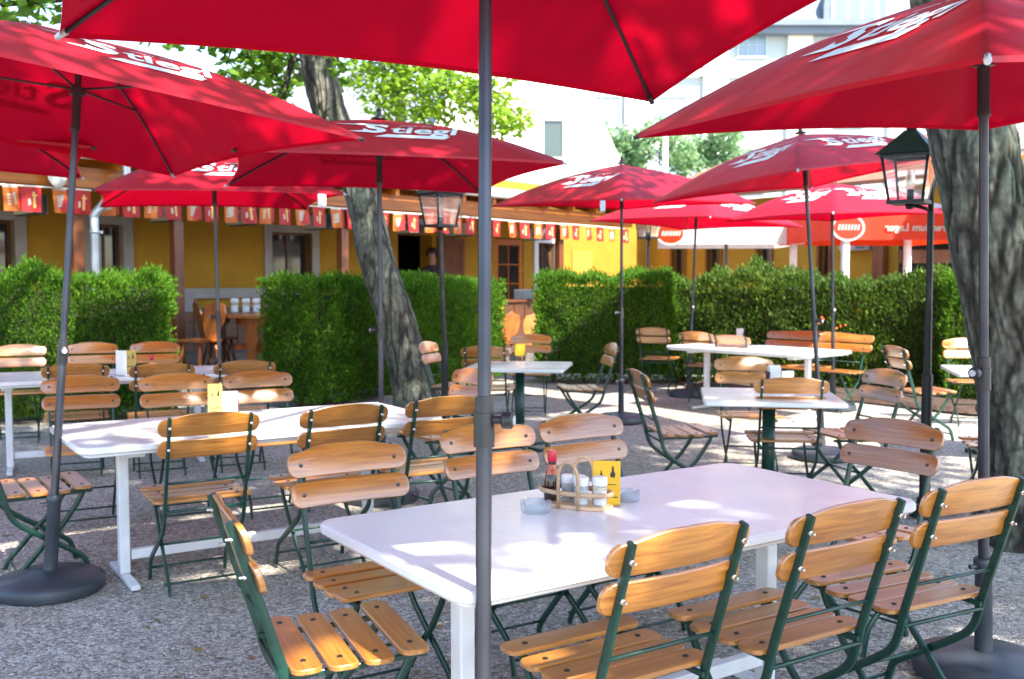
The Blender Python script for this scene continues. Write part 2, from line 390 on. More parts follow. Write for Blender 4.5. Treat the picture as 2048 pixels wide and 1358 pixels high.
# ------------------------------------------------------------------ tables
def rrect(L, W, r, n=5):
    pts = []
    for cx, cy, a0 in ((L / 2 - r, W / 2 - r, 0), (-L / 2 + r, W / 2 - r, PI / 2), (-L / 2 + r, -W / 2 + r, PI), (L / 2 - r, -W / 2 + r, 1.5 * PI)):
        for k in range(n + 1): a = a0 + PI / 2 * k / n; pts.append((cx + r * math.cos(a), cy + r * math.sin(a)))
    return pts
def long_table(loc, rz, label, L=1.86, W=.9):
    t = thing('long_table', label, 'table', loc, rz, 'long white tables')
    bm = bmesh.new(); plank(bm, rrect(L, W, .07), .034, .008, lambda x, y, tt: Vector((x, y, .706 + tt)))
    plank(bm, rrect(L - .05, W - .05, .05), .014, .003, lambda x, y, tt: Vector((x, y, .6915 + tt)))
    obj('tabletop', bm, M['white'], t, smooth=40)
    for s in (-1, 1):
        x = s * (L / 2 - .27); bm = bmesh.new()
        bx(bm, x - .025, x + .025, -.03, .03, .036, .66, bev=.006); bx(bm, x - .04, x + .04, -W * .36, W * .36, .6605, .691, bev=.004)
        obj('leg', bm, M['whitemetal'], t)
        bm = bmesh.new(); bx(bm, x - .022, x + .022, -.25, .25, .008, .0355, bev=.006); obj('foot', bm, M['whitemetal'], t)
    bm = bmesh.new(); xx = L / 2 - .301; bx(bm, -xx, xx, -.02, .02, .1, .15, bev=.004); obj('stretcher', bm, M['whitemetal'], t)
    return t
def square_table(loc, rz, label, S=.86):
    t = thing('square_table', label, 'table', loc, rz, 'small white tables')
    bm = bmesh.new(); plank(bm, rrect(S, S, .03), .03, .006, lambda x, y, tt: Vector((x, y, .71 + tt))); obj('tabletop', bm, M['white'], t, smooth=40)
    bm = bmesh.new(); tube(bm, [(0, 0, .02), (0, 0, .69)], .042, 16); obj('column', bm, M['green'], t)
    for k in range(4):
        bm = bmesh.new(); bx(bm, .03, .33, -.022, .022, 0, .035, mt=Matrix.Rotation(PI / 4 + k * PI / 2, 4, 'Z'), bev=.005); obj('foot', bm, M['green'], t)
    bm = bmesh.new(); bx(bm, -.22, .22, -.03, .03, .69, .7095); bx(bm, -.03, .03, .0305, .22, .69, .7095); bx(bm, -.03, .03, -.22, -.0305, .69, .7095); obj('bracket', bm, M['green'], t)
    return t
e34 = Vector((math.cos(R(34)), math.sin(R(34)), 0)); n34 = Vector((-e34.y, e34.x, 0))
def fit_table(corners, z=.74):
    q = [gp(x, y, z) for x, y in corners]; c = sum(q, Vector()) / 4; c.z = 0; return c
T1c = fit_table([(636, 1045), (935, 1178), (1830, 1010), (1425, 926)])
long_table(T1c + e34 * .03, R(34), 'long white table nearest the camera with ashtrays and a caddy on it', 1.82)
T2c = fit_table([(85, 848), (232, 904), (870, 850), (735, 793)])
long_table(T2c, R(33), 'long white table left of the front pole with a menu stand on it')
T3c = (gp(95, 778, .74) + gp(435, 728, .74)) / 2; T3c.z = 0; T3c += Vector((-.35, .12, 0))
long_table(T3c, R(25), 'long white table at the far left before the left hedge', 1.95)
T7c = Vector((2.72, 11.15, 0)); long_table(T7c, R(-50), 'long white table farthest away, by the dark hedge', 1.9)
bn.location = T7c + Vector((.72, .62, 0)) * 1.0; bn.rotation_euler = (0, 0, R(130))
T4c = Vector((1.68, 6.5, 0)); square_table(T4c, R(-9), 'small white square table with a menu holder, just behind the front table')
T5c = Vector((.07, 8.85, 0)); square_table(T5c, R(-9), 'small white square table beyond the front pole, near the entrance')
T6c = Vector((4.12, 8.35, 0)); square_table(T6c, R(-14), 'small white square table half hidden behind the right trunk')

# ------------------------------------------------------------------ parasols
S_POLY = [(-.36, .02), (.0, .045), (.08, .02), (.055, -.03), (.02, -.055), (.22, -.055), (.30, -.01), (.235, .07), (.16, .105), (.22, .155), (.42, .17), (.43, .205), (.10, .22), (-.02, .165), (.02, .11), (-.10, .075)]
def parasol(name, label, base, tx, ty, rot, zc, dr, side, ctilt=None, logos=(0, 1, 2, 3), knob_a=-90, knob_z=1.15, r0=.019, tags=()):
    """base: foot of the pole; tx, ty: lean of the pole; canopy square of the given side turned by rot about the pole."""
    t = thing(name, label, 'parasol', (base[0], base[1], 0), 0, 'red beer garden parasols')
    ax = Vector((tx, ty, 1)).normalized(); qp = Vector((0, 0, 1)).rotation_difference(ax).to_matrix().to_4x4()
    def at(bm, z0, z1, r, seg=20, **k): tube(bm, [ax * z0, ax * z1], r, seg, **k)
    bm = bmesh.new(); lathe(bm, [(0, 0), (.235, 0), (.25, .01), (.255, .05), (.245, .068), (.215, .08), (.1, .095), (.06, .105), (0, .105)], 40); obj('base', bm, M['base'], t, smooth=40)
    bm = bmesh.new(); lathe(bm, [(.032, .1), (.03, .42), (.034, .425), (.036, .45), (.03, .46), (.019, .461)], 24, mt=qp)
    tube(bm, [ax * .43, ax * .43 + Vector((-.06, -.02, 0))], .009, 8); obj('sleeve', bm, M['base'], t, smooth=40)
    zj = knob_z
    bm = bmesh.new(); at(bm, .461, zj - .06, r0, 24); obj('lower_pole', bm, M['pole'], t, smooth=50)
    bm = bmesh.new(); at(bm, zj + .0605, zc + dr - .03, r0 * .84, 24); obj('upper_pole', bm, M['pole'], t, smooth=50)
    bm = bmesh.new(); at(bm, zj - .06, zj + .02, r0 * 1.32, 24); at(bm, zj + .0205, zj + .06, r0 * 1.18, 24); ka = R(knob_a); kd = Vector((math.cos(ka), math.sin(ka), 0))
    kp = ax * (zj + .005); tube(bm, [kp + kd * (r0 * 1.2), kp + kd * (r0 * 1.2 + .02)], .01, 10); obj('collar', bm, M['black'], t, smooth=50)
    bm = bmesh.new(); k0 = kp + kd * (r0 * 1.2 + .0205)
    tube(bm, [k0, k0 + kd * .004, k0 + kd * .024, k0 + kd * .028], [.017, .021, .021, .016], 14); obj('knob', bm, M['black'], t, smooth=40)
    bm = bmesh.new(); k1 = k0 + kd * .0285; tube(bm, [k1, k1 + kd * .003], .012, 14); obj('knob_cap', bm, M['cap'], t)
    # canopy
    cn = Vector((ctilt[0], ctilt[1], 1)).normalized() if ctilt else ax
    e1 = (Vector((1, 0, 0)) - cn * cn.x).normalized(); e2 = cn.cross(e1); h = side / 2 ** .5
    cor = [ax * zc + h * (math.cos(rot + k * PI / 2) * e1 + math.sin(rot + k * PI / 2) * e2) for k in range(4)]
    apex = ax * zc + cn * dr
    def rib(k, u): return apex.lerp(cor[k % 4], u) + cn * (.055 * math.sin(PI * u))
    def S(k, u, v, off=0):
        w = 4 * v * (1 - v); uu = u * (1 - .055 * w * u * u)
        a = rib(k, uu); b = rib(k + 1, uu); p = a.lerp(b, v) - cn * (.02 * w * u * (1 - .4 * u))
        return p + cn * off
    bm = bmesh.new(); nu, nv = 14, 12
    for k in range(4):
        gr = [[bm.verts.new(S(k, i / nu, j / nv)) for j in range(nv + 1)] for i in range(nu + 1)]
        for i in range(nu):
            for j in range(nv):
                q = [gr[i][j], gr[i][j + 1], gr[i + 1][j + 1], gr[i + 1][j]]; f = bm.faces.new(q); f.smooth = True
    bmesh.ops.remove_doubles(bm, verts=bm.verts[:], dist=.0005)
    can = obj('canopy', bm, M['red'], t)
    bm = bmesh.new()                         # hem tape and pole-top finial
    for k in range(4):
        for j in range(nv):
            a0, a1 = S(k, 1, j / nv), S(k, 1, (j + 1) / nv); bm.faces.new([bm.verts.new(p) for p in (a0, a1, a1 - cn * .016, a0 - cn * .016)])
    bmesh.ops.remove_doubles(bm, verts=bm.verts[:], dist=.0005)
    obj('hem', bm, M['red'], can)
    for k in logos:
        bm = bmesh.new()
        ev = (cor[(k + 1) % 4] - cor[k]); L = ev.length
        def put(x, y):                       # x along the eave (m, centred), y up the panel from the eave (m)
            hh = (cor[k].lerp(cor[(k + 1) % 4], .5) - apex).length
            u = 1 - (y + .30) / hh; v = .5 + x / (L * max(u, .1))
            return S(k, u, min(max(v, 0), 1), .005)
        flip = 1
        def poly(pts):
            # fan of small quads kept above the curved cloth
            vs = [bm.verts.new(put(x, y)) for x, y in pts]; bm.faces.new(vs)
        for txt, x0, y0, sc, of in (('S', -.215, .075, .30, .035), ('tiegl', -.035, .085, .235, .022)):
            tv, tf = text_mesh(txt, of); vm = [bm.verts.new(put(x0 + sc * (x * 1.08 + .3 * y), y0 + sc * y)) for x, y in tv]
            for f in tf:
                try: bm.faces.new([vm[i] for i in f])
                except ValueError: pass
        for q in ([(-.36, .245), (-.02, .262), (-.035, .292), (-.16, .30)], [(-.30, .075), (-.12, .062), (-.10, .10), (-.2, .105)]):
            bm.faces.new([bm.verts.new(put(*p)) for p in q])
        n = 6; a = [(-.06 + .40 * i / n, .04) for i in range(n + 1)]; b_ = [(-.15 + .44 * i / n, -.02) for i in range(n + 1)]
        for i in range(n): bm.faces.new([bm.verts.new(put(*p)) for p in (a[i], a[i + 1], b_[i + 1], b_[i])])
        for q in ([(.06, .285), (.18, .288), (.18, .297), (.06, .294)], [(.2, .288), (.27, .29), (.27, .298), (.2, .297)]):
            bm.faces.new([bm.verts.new(put(*p)) for p in q])
        bmesh.ops.triangulate(bm, faces=bm.faces[:])
        obj('lettering', bm, M['logo'], can)
    for k in range(4):
        bm = bmesh.new(); tube(bm, [rib(k, u / 8) - cn * .012 for u in range(0, 9)], .0075, 6); obj('rib', bm, M['black'], t)
        bm = bmesh.new(); p = rib(k, 1); d = (rib(k, 1) - rib(k, .9)).normalized(); tube(bm, [p - d * .03 - cn * .012, p + d * .012 - cn * .01], [.011, .009], 8); obj('rib_tip', bm, M['cap'] if k % 2 else M['black'], t)
    for k, v in tags:
        p = S(k, 1, v); d = (cor[(k + 1) % 4] - cor[k]).normalized(); bm = bmesh.new(); q = p - cn * .016
        bm.faces.new([bm.verts.new(c) for c in (q - d * .035, q + d * .035, q + d * .035 - cn * .10, q - d * .035 - cn * .10)]); obj('care_tag', bm, M['logo'], can)
    hz = zc + dr * .38; hub = ax * hz
    bm = bmesh.new(); lathe(bm, [(r0 * .9, -.2), (r0 * 1.25, -.2), (r0 * 1.25, -.18), (r0 * 1.1, -.17), (r0 * 1.15, -.03), (.036, -.025), (.036, .01), (r0, .012)], 18, mt=Matrix.Translation(hub) @ qp); obj('hub', bm, M['black'], t, smooth=40)
    for k in range(4):
        bm = bmesh.new(); a = hub + (rib(k, .5) - hub).normalized() * .03; tube(bm, [a, rib(k, .52) - cn * .02], .006, 6); obj('strut', bm, M['black'], t)
    bm = bmesh.new(); lathe(bm, [(.05, 0), (.045, .012), (.02, .02), (.016, .05), (.02, .058), (.012, .07), (0, .072)], 14, mt=Matrix.Translation(apex + cn * .004) @ qp); obj('finial', bm, M['black'], t, smooth=40)
    return t
PAR = [
 dict(label='red parasol overhead nearest the camera, its grey pole before the front table', base=(-.070, 2.276), tx=.0029, ty=.0846, rot=1.149, zc=2.279, dr=.40, side=2.005, knob_a=-12, logos=()),
 dict(label='red lettered parasol at the left with its round base visible on the gravel', base=(-2.218, 4.715), tx=.0503, ty=.0722, rot=-.002, zc=2.253, dr=.42, side=1.952, knob_a=-60, logos=(1, 3)),
 dict(label='red lettered parasol in front of the leaning tree trunk', base=(-.883, 6.707), tx=-.001, ty=.0097, rot=1.086, zc=2.195, dr=.36, side=1.93, knob_a=200, logos=(0, 2)),
 dict(label='red lettered parasol at the right picture edge, its pole before the thick trunk', base=(1.771, 3.677), tx=-.0531, ty=-.0555, rot=-.431, zc=2.113, dr=.40, side=1.80, knob_a=215, logos=(0, 2)),
 dict(label='red parasol with lettering on two panels left of the black lantern', base=(2.60, 8.30), tx=-.072, ty=.02, rot=-.33, zc=2.335, dr=.37, side=1.80, knob_a=-40, ctilt=(-.13, .0)),
 dict(label='red lettered parasol above the hedge right of the entrance', base=(1.153, 10.504), tx=-.0074, ty=-.0379, rot=-.111, zc=2.281, dr=.407, side=1.918, knob_a=210, logos=(0, 2), tags=[(2, .87)]),
 dict(label='sunlit pale looking red parasol before the yellow wall, its pole at the long hedge table', base=(2.270, 12.79), tx=.0316, ty=.0005, rot=-.061, zc=2.221, dr=.359, side=1.90, logos=(1, 2, 3)),
 dict(label='red parasol with pale lettering beside the black lantern, far right', base=(3.72, 11.52), tx=-.0275, ty=-.0166, rot=-.303, zc=2.22, dr=.38, side=1.68),
 dict(label='red lettered parasol in front of the bunting, half covered by the left parasol', base=(-2.683, 9.188), tx=-.0125, ty=-.0074, rot=1.153, zc=2.223, dr=.42, side=1.985, knob_a=200, logos=(0, 2), tags=[(2, .91)]),
 dict(label='red parasol reaching in from the left picture edge, lower than its neighbour', base=(-3.744, 6.162), tx=.0271, ty=.0051, rot=-.351, zc=2.275, dr=.42, side=1.998, logos=(3,)),
]
for k in PAR: parasol('parasol', **k)

# ------------------------------------------------------------------ things on the tables
def glass(name, col=(.9, .95, .97), rough=.03, **k):
    return mat(name, col, rough, 0, Transmission_Weight=.9, IOR=1.45, **k)
M['glass'] = glass('clear_glass'); M['thin'] = mat('thin_glass', (.75, .84, .88), .04, 0, Alpha=.3); M['thick'] = mat('thick_glass', (.4, .5, .55), .03, 0, Alpha=.36); M['salt'] = mat('salt_grains', (.8, .79, .77), .8); M['pepper'] = mat('ground_pepper', (.16, .1, .06), .9)
M['redcap'] = mat('red_cap', (.55, .01, .04), .3); M['sauce'] = mat('dark_sauce', (.025, .008, .006), .12, Coat_Weight=.5); M['label'] = noise_mat('bottle_label', [(.4, (.35, .02, .015)), (.6, (.6, .25, .12))], (30, 30, 30), .5)
M['cane'] = wood('pale_caddy_wood', (.48, .3, .15), (.66, .45, .26), .5); M['yellow'] = noise_mat('yellow_card', [(.4, (.78, .44, .01)), (.6, (.82, .5, .03))], (9, 9, 9), .4)
M['ink'] = mat('black_ink', (.03, .022, .015), .5); M['paper'] = mat('white_paper', (.8, .8, .8), .7); M['purple'] = mat('dark_print', (.1, .03, .06), .5); M['cream'] = mat('cream_card', (.52, .38, .09), .5)
M['caps'] = mat('white_shaker_cap', (.8, .8, .78), .35)
TZ = .7405
def ashtray(px, py, r, label):
    p = gp(px, py, .74); bm = bmesh.new()
    prof = [(0, .006), (r * .72, .007), (r * .8, .03), (r * .84, .036), (r * .97, .036), (r, .03), (r * .93, .004), (r * .88, 0), (0, 0)]
    lathe(bm, prof, 36)
    for v in bm.verts:
        a = math.atan2(v.co.y, v.co.x)
        if v.co.z > .025 and abs((a % (PI / 2)) - PI / 4) < .12: v.co.z -= .009
    tag(obj('ashtray', bm, M['thick'], loc=(p.x, p.y, TZ), smooth=50), label, 'ashtray', 'glass ashtrays')
ashtray(1072, 1024, .052, 'clear glass ashtray left of the wooden condiment caddy')
ashtray(1256, 1002, .042, 'clear glass ashtray right of the yellow menu card')
def shaker(name, loc, fill, label, h=.085, r=.021, group='shakers in the wooden caddy'):
    t = thing(name, label, 'shaker', loc, 0, group)
    bm = bmesh.new(); lathe(bm, [(0, 0), (r, 0), (r * 1.05, .006), (r * .95, h * .68), (r * .9, h * .7), (0, h * .7)], 18); obj('jar', bm, M['thin'], t, smooth=40)
    bm = bmesh.new(); lathe(bm, [(0, .004), (r * .85, .004), (r * .84, h * .45), (0, h * .46)], 14); obj('contents', bm, fill, t, smooth=40)
    bm = bmesh.new(); lathe(bm, [(r * 1.02, h * .705), (r * 1.06, h * .72), (r * 1.02, h * .97), (r * .9, h), (0, h)], 18); obj('lid', bm, M['caps'], t, smooth=40)
    return t
def bottle(loc, label, s=1):
    t = thing('sauce_bottle', label, 'bottle', loc)
    bm = bmesh.new(); lathe(bm, [(0, 0), (.026 * s, 0), (.028 * s, .006), (.027 * s, .06), (.022 * s, .085), (.0145 * s, .105), (.0125 * s, .145), (.014 * s, .147), (0, .147)], 20); obj('glass', bm, M['sauce'], t, smooth=40)
    bm = bmesh.new(); lathe(bm, [(.0225 * s, .0853), (.0195 * s, .094), (.0152 * s, .106), (.0145 * s, .118)], 20); obj('label', bm, M['label'], t, smooth=40)
    bm = bmesh.new(); lathe(bm, [(.0145 * s, .128), (.0155 * s, .13), (.0155 * s, .158), (.013 * s, .165), (0, .166)], 16); obj('cap', bm, M['redcap'], t, smooth=40)
def caddy(p, rz, label):
    t = thing('condiment_caddy', label, 'caddy', (p.x, p.y, TZ), rz)
    bm = bmesh.new(); pts = [(x * .128, y * .06) for x, y in rrect(2, 2, .9, 8)]; plank(bm, pts, .012, .002, lambda x, y, tt: Vector((x, y, tt))); obj('tray', bm, M['cane'], t, smooth=40)
    bm = bmesh.new(); rr = [(x * .126, y * .058, .05) for x, y in rrect(2, 2, .9, 8)]; tube(bm, rr + [rr[0]], .0055, 8, squash=(1, 1.5)); obj('rail', bm, M['cane'], t)
    for s in (-1, 1):
        bm = bmesh.new(); a = [(-.028 + 0 * s, s * .062, .0)] ; x0, x1 = -.035, .035
        pts = [(x0, s * .064, .002), (x0, s * .064, .1)] + [(x0 + (x1 - x0) * (1 - math.cos(PI * k / 8)) / 2, s * .064, .1 + .055 * math.sin(PI * k / 8)) for k in range(1, 8)] + [(x1, s * .064, .1), (x1, s * .064, .002)]
        tube(bm, pts, .006, 8); obj('handle', bm, M['cane'], t)
    return t
cp = gp(1152, 1012, .74); ca = R(-28)
caddy(cp, ca, 'oval wooden condiment caddy with arched handles on the front table')
def in_caddy(x, y): return (cp.x + x * math.cos(ca) - y * math.sin(ca), cp.y + x * math.sin(ca) + y * math.cos(ca), TZ + .0125)
bottle(in_caddy(-.09, .005), 'dark sauce bottle with red cap in the wooden caddy')
shaker('shaker', in_caddy(-.04, .018), M['pepper'], 'pepper shaker with brown contents behind the caddy handle')
shaker('shaker', in_caddy(.0, .027), M['pepper'], 'brown filled shaker at the back of the caddy, middle of the row')
shaker('shaker', in_caddy(.03, -.022), M['salt'], 'white capped salt shaker at the front of the caddy', .09, .024)
shaker('shaker', in_caddy(.086, -.003), M['salt'], 'white capped salt shaker next to the yellow menu card', .094, .024)
def card(name, loc, rz, w, h, mt_, label, cat, marks=()):
    t = thing(name, label, cat, loc, rz)
    bm = bmesh.new(); bx(bm, -w / 2, w / 2, -.003, .003, .004, h, bev=.001); obj('card', bm, mt_, t)
    bm = bmesh.new(); bx(bm, -w * .5, w * .5, -.025, .025, 0, .0038); obj('foot', bm, M['glass'], t)
    bm = bmesh.new()
    for (x0, x1, z0, z1) in marks: bx(bm, x0 * w - w / 2, x1 * w - w / 2, -.0042, -.0033, z0 * h, z1 * h)
    # a small dark drawing of bottles and a glass
    if marks:
        for cx, s in ((.30, .7), (.72, 1.15)):
            pts = [(-.06, 0), (.07, 0), (.085, .07), (.04, .12), (.035, .2), (-.02, .22), (-.03, .12), (-.085, .06)]
            q = [bm.verts.new(((cx - .5 + x * s) * w, -.0037, (.64 + z * s) * h)) for x, z in pts]; bm.faces.new(q)
        obj('print', bm, M['ink'], t)
    return t
mp_ = gp(1213, 1012, .74)
card('menu_card', (mp_.x, mp_.y, TZ), R(-8), .09, .15, M['yellow'], 'yellow printed menu card standing beside the caddy', 'menu card', [(.12, .86, .47, .485), (.2, .5, .40, .425), (.1, .45, .2, .235), (.52, .7, .195, .22), (.75, .92, .19, .21), (.12, .5, .52, .54)])
q = gp(431, 838, .74); card('menu_stand', (q.x, q.y, TZ), R(10), .075, .19, M['cream'], 'tall cream menu stand on the second long table', 'menu stand', [(.15, .85, .3, .33), (.2, .7, .2, .22)])
def napkins(px, py, label, rz=.3):
    q = gp(px, py, .74); t = thing('napkin_holder', label, 'napkin holder', (q.x, q.y, TZ), rz, 'napkin holders')
    bm = bmesh.new(); bx(bm, -.05, .05, -.03, .03, 0, .012); bx(bm, -.05, -.045, -.03, .03, .0121, .09); bx(bm, .045, .05, -.03, .03, .0121, .09); obj('holder', bm, M['purple'], t)
    bm = bmesh.new()
    for k in range(5): bx(bm, -.043, .043, -.022 + k * .009, -.0155 + k * .009, .0125, .12 + .008 * ((k * 7) % 3))
    obj('napkins', bm, M['paper'], t)
napkins(459, 832, 'white paper napkins in a holder beside the cream menu stand')
q = gp(262, 748, .74); card('menu_stand', (q.x, q.y, TZ), R(15), .08, .19, M['cream'], 'cream menu stand on the far left table', 'menu stand', [(.15, .85, .3, .33)])
q = gp(243, 752, .74); card('menu_stand', (q.x, q.y, TZ), R(-20), .10, .2, M['paper'], 'white folded menu on the far left table', 'menu', [])
bottle((q.x + .22, q.y + .05, TZ), 'dark sauce bottle on the far left table', 1)
napkins(1548, 768, 'white paper napkins standing on the small square table', .2)
q = gp(1575, 770, .74); card('menu_stand', (q.x, q.y, TZ), R(5), .09, .1, M['paper'], 'low white card on the small square table', 'card', [])
napkins(1480, 678, 'white paper napkins on the long table by the hedge', -.4)
q = gp(1040, 712, .74); card('menu_stand', (q.x, q.y, TZ), R(0), .1, .12, M['yellow'], 'yellow card on the table near the entrance', 'menu card', [])

# ------------------------------------------------------------------ trees
M['bark'] = mat('bark', rough=.9); t, b = nt(M['bark'])
v0 = coords(t, (1, 1, 1), 'Object', False); dn = N(t, 'ShaderNodeTexNoise', Scale=3.5, Detail=4.0); t.links.new(v0, dn.inputs['Vector'])
dv = N(t, 'ShaderNodeMix', data_type='VECTOR'); dv.inputs[0].default_value = .09; t.links.new(v0, dv.inputs[4]); t.links.new(dn.outputs['Color'], dv.inputs[5])
at_ = N(t, 'ShaderNodeAttribute', attribute_name='fissure')
fn_ = N(t, 'ShaderNodeTexNoise', Scale=42.0, Detail=8.0); t.links.new(coords(t, (1, 1, .35), 'Object', False), fn_.inputs['Vector'])
hm = N(t, 'ShaderNodeMath', operation='MULTIPLY_ADD'); hm.inputs[1].default_value = .55; t.links.new(fn_.outputs[0], hm.inputs[0]); t.links.new(at_.outputs['Fac'], hm.inputs[2])
c1 = ramp(t, hm.outputs[0], [(.34, (.022, .018, .015)), (.7, (.072, .067, .055)), (.92, (.13, .128, .108)), (1.0, (.18, .18, .155))])
n = N(t, 'ShaderNodeTexNoise', Scale=1.4, Detail=4.0); t.links.new(coords(t, (2, 2, 1), 'Object', False), n.inputs['Vector'])
c2 = ramp(t, n.outputs[0], [(.35, (.72, .86, .72)), (.65, (1, .97, .92))])
mm = N(t, 'ShaderNodeMix', data_type='RGBA', blend_type='MULTIPLY'); mm.inputs[0].default_value = 1; t.links.new(c1, mm.inputs[6]); t.links.new(c2, mm.inputs[7]); t.links.new(mm.outputs[2], b.inputs['Base Color']); bump(t, b, hm.outputs[0], 1.0, .02)
def ridged(p):
    q = Vector((p.x * 1.0, p.y * 1.0, p.z * .15)); w = Vector((noise.noise(p * 1.7), noise.noise(p * 1.7 + Vector((9, 3, 1))), 0)) * .03
    q.z *= 1.5; a = max(0, 1 - abs(noise.noise((q + w) * 10)) * 4.2); b_ = max(0, 1 - abs(noise.noise((q + w * 2) * 21 + Vector((5, 5, 5)))) * 3.4); c_ = noise.noise(p * 38); k_ = max(0, 1 - abs(noise.noise(p * 9 + Vector((2, 7, 1)))) * 5)
    return a * -.9 + b_ * -.45 + k_ * -.3 + c_ * .22
def trunk_mesh(path, radii, seg=110, step=.025, amp=.022):
    P_ = crv(path, 10); n = len(P_); RR = []
    for i in range(n):
        f = i / (n - 1) * (len(radii) - 1); k = min(int(f), len(radii) - 2); RR.append(radii[k] + (radii[k + 1] - radii[k]) * (f - k))
    L = [0]
    for a, c in zip(P_, P_[1:]): L.append(L[-1] + (c - a).length)
    m_ = int(L[-1] / step); bm = bmesh.new(); FL_ = bm.verts.layers.float.new('fissure'); rings = []
    j = 0
    for i in range(m_ + 1):
        s = L[-1] * i / m_
        while j < n - 2 and L[j + 1] < s: j += 1
        f = (s - L[j]) / max(1e-6, L[j + 1] - L[j]); c = P_[j].lerp(P_[j + 1], f); r = RR[j] + (RR[j + 1] - RR[j]) * f
        ring = []
        for k in range(seg):
            a = 2 * PI * k / seg; u = Vector((math.cos(a), math.sin(a), 0)); lump = 1 + .05 * noise.noise(Vector((u.x * 1.2, u.y * 1.2, s * .7))) + (.28 * max(0, 1 - s / .45) ** 2 * (1 + .5 * math.sin(a * 5 + 1)))
            p = c + u * r * lump; rv = ridged(p); vx = bm.verts.new(p + u * amp * rv); vx[FL_] = max(0, 1 + rv * .75) * .7; ring.append(vx)
        rings.append(ring)
    for a, c in zip(rings, rings[1:]):
        for k in range(seg): bm.faces.new((a[k], a[(k + 1) % seg], c[(k + 1) % seg], c[k])).smooth = True
    bm.faces.new(rings[-1]); return bm
def leaf_cloud(blobs, size, seed, fold=.25, aspect=.5, droop=.3, per=1.0):
    rs = random.Random(seed); V, F = [], []
    for (cx, cy, cz, rx, ry, rz, n) in blobs:
        for _ in range(int(n * per)):
            while True:
                d = Vector((rs.uniform(-1, 1), rs.uniform(-1, 1), rs.uniform(-1, 1)))
                if .12 < d.length < 1: break
            d *= (.55 + .45 * rs.random()) / max(d.length, .4) if d.length < .5 and rs.random() < .6 else 1
            p = Vector((cx + d.x * rx, cy + d.y * ry, cz + d.z * rz)); s = size * rs.uniform(.6, 1.25)
            a = rs.random() * 6.283; e = rs.uniform(-.9, .35) - droop * .6; ax = Vector((math.cos(a) * math.cos(e), math.sin(a) * math.cos(e), math.sin(e)))
            sd = ax.cross(Vector((rs.uniform(-.5, .5), rs.uniform(-.5, .5), 1))).normalized(); up = sd.cross(ax); i = len(V)
            w = s * aspect
            V.extend([p, p + ax * s * .55 + sd * w - up * s * fold * .3, p + ax * s, p + ax * s * .55 - sd * w - up * s * fold * .3, p + ax * s * .5 + up * s * fold * .25])
            F.extend([(i, i + 1, i + 4), (i + 1, i + 2, i + 4), (i + 2, i + 3, i + 4), (i + 3, i, i + 4)])
    return (V, [], F)
M['leaf1'] = leaf_mat('chestnut_leaf', [(.2, (.04, .11, .012)), (.5, (.09, .20, .02)), (.8, (.16, .29, .03))], .5)
M['leaf2'] = leaf_mat('lime_leaf', [(.2, (.09, .19, .015)), (.5, (.17, .30, .025)), (.8, (.28, .40, .045))], .5)
M['leaf3'] = leaf_mat('haze_pale_leaf', [(.2, (.10, .19, .09)), (.5, (.16, .27, .13)), (.8, (.26, .38, .2))], .45)  # haze of distance is mixed into this paler leaf colour
def limb(bm, a, b, r0, r1, rs):
    a, b = Vector(a), Vector(b); m_ = (a + b) / 2 + Vector((rs.uniform(-.2, .2), rs.uniform(-.2, .2), rs.uniform(.1, .4))); pp = crv([a, m_, b], 5); n = len(pp)
    tube(bm, pp, [r0 + (r1 - r0) * i / (n - 1) for i in range(n)], 8)
def tree(name, label, path, radii, blobs, lm, size, seed, per=1.0, **k):
    t = thing(name, label, 'tree', (0, 0, 0)); obj('trunk', trunk_mesh(path, radii, **k), M['bark'], t)
    bm = bmesh.new(); rs = random.Random(seed); top = Vector(path[-1])
    for (cx, cy, cz, rx, ry, rz, n) in blobs:
        f = rs.uniform(.55, 1); st = Vector(path[-2]).lerp(top, f); limb(bm, st, (cx, cy, cz), radii[-1] * .45, .02, rs)
        for q in range(3): limb(bm, Vector((cx, cy, cz)).lerp(st, .3), (cx + rs.uniform(-.7, .7) * rx, cy + rs.uniform(-.7, .7) * ry, cz + rs.uniform(-.4, .7) * rz), .03, .008, rs)
    obj('branches', bm, M['bark'], t); obj('crown', leaf_cloud(blobs, size, seed, per=per), lm, t)
    return t
def X_(px, Y): return (px - 1024) / 2000 * Y
def Z_(py, Y): return HC + (563 - py) / 2000 * Y
rs = random.Random(21)
bl = []
for i in range(26):                          # crown of the leaning chestnut, all of it above the picture except its lowest sprays
    a = rs.random() * 6.28; r = 3.6 * rs.random() ** .5; bl.append((-2.4 + r * math.cos(a), 11.3 + r * math.sin(a) * .8, rs.uniform(5.9, 9.0), 1.3, 1.3, .8, 520))
for i in range(9): bl.append((rs.uniform(-.2, 2.8), rs.uniform(7.4, 9.8), rs.uniform(6.2, 8.2), 1.2, 1.2, .7, 480))  # extra leaf clusters out of view, added to shade the leaning trunk
for px, py, Y, rx, rz, n in ((500, 130, 10.6, .30, .35, 95), (545, 170, 10.9, .28, .38, 120), (585, 120, 12.4, .3, .3, 90), (668, 150, 12.6, .22, .35, 70), (395, 75, 10.2, .5, .16, 60), (520, 80, 10.4, .6, .3, 130), (20, 20, 8.0, .45, .16, 70), (80, 8, 8.2, .3, .12, 40), (560, 212, 10.8, .16, .18, 36), (680, 125, 10.9, .1, .18, 20)):
    bl.append((X_(px, Y), Y, Z_(py, Y), rx, .4, rz, n))
Y = 11.7
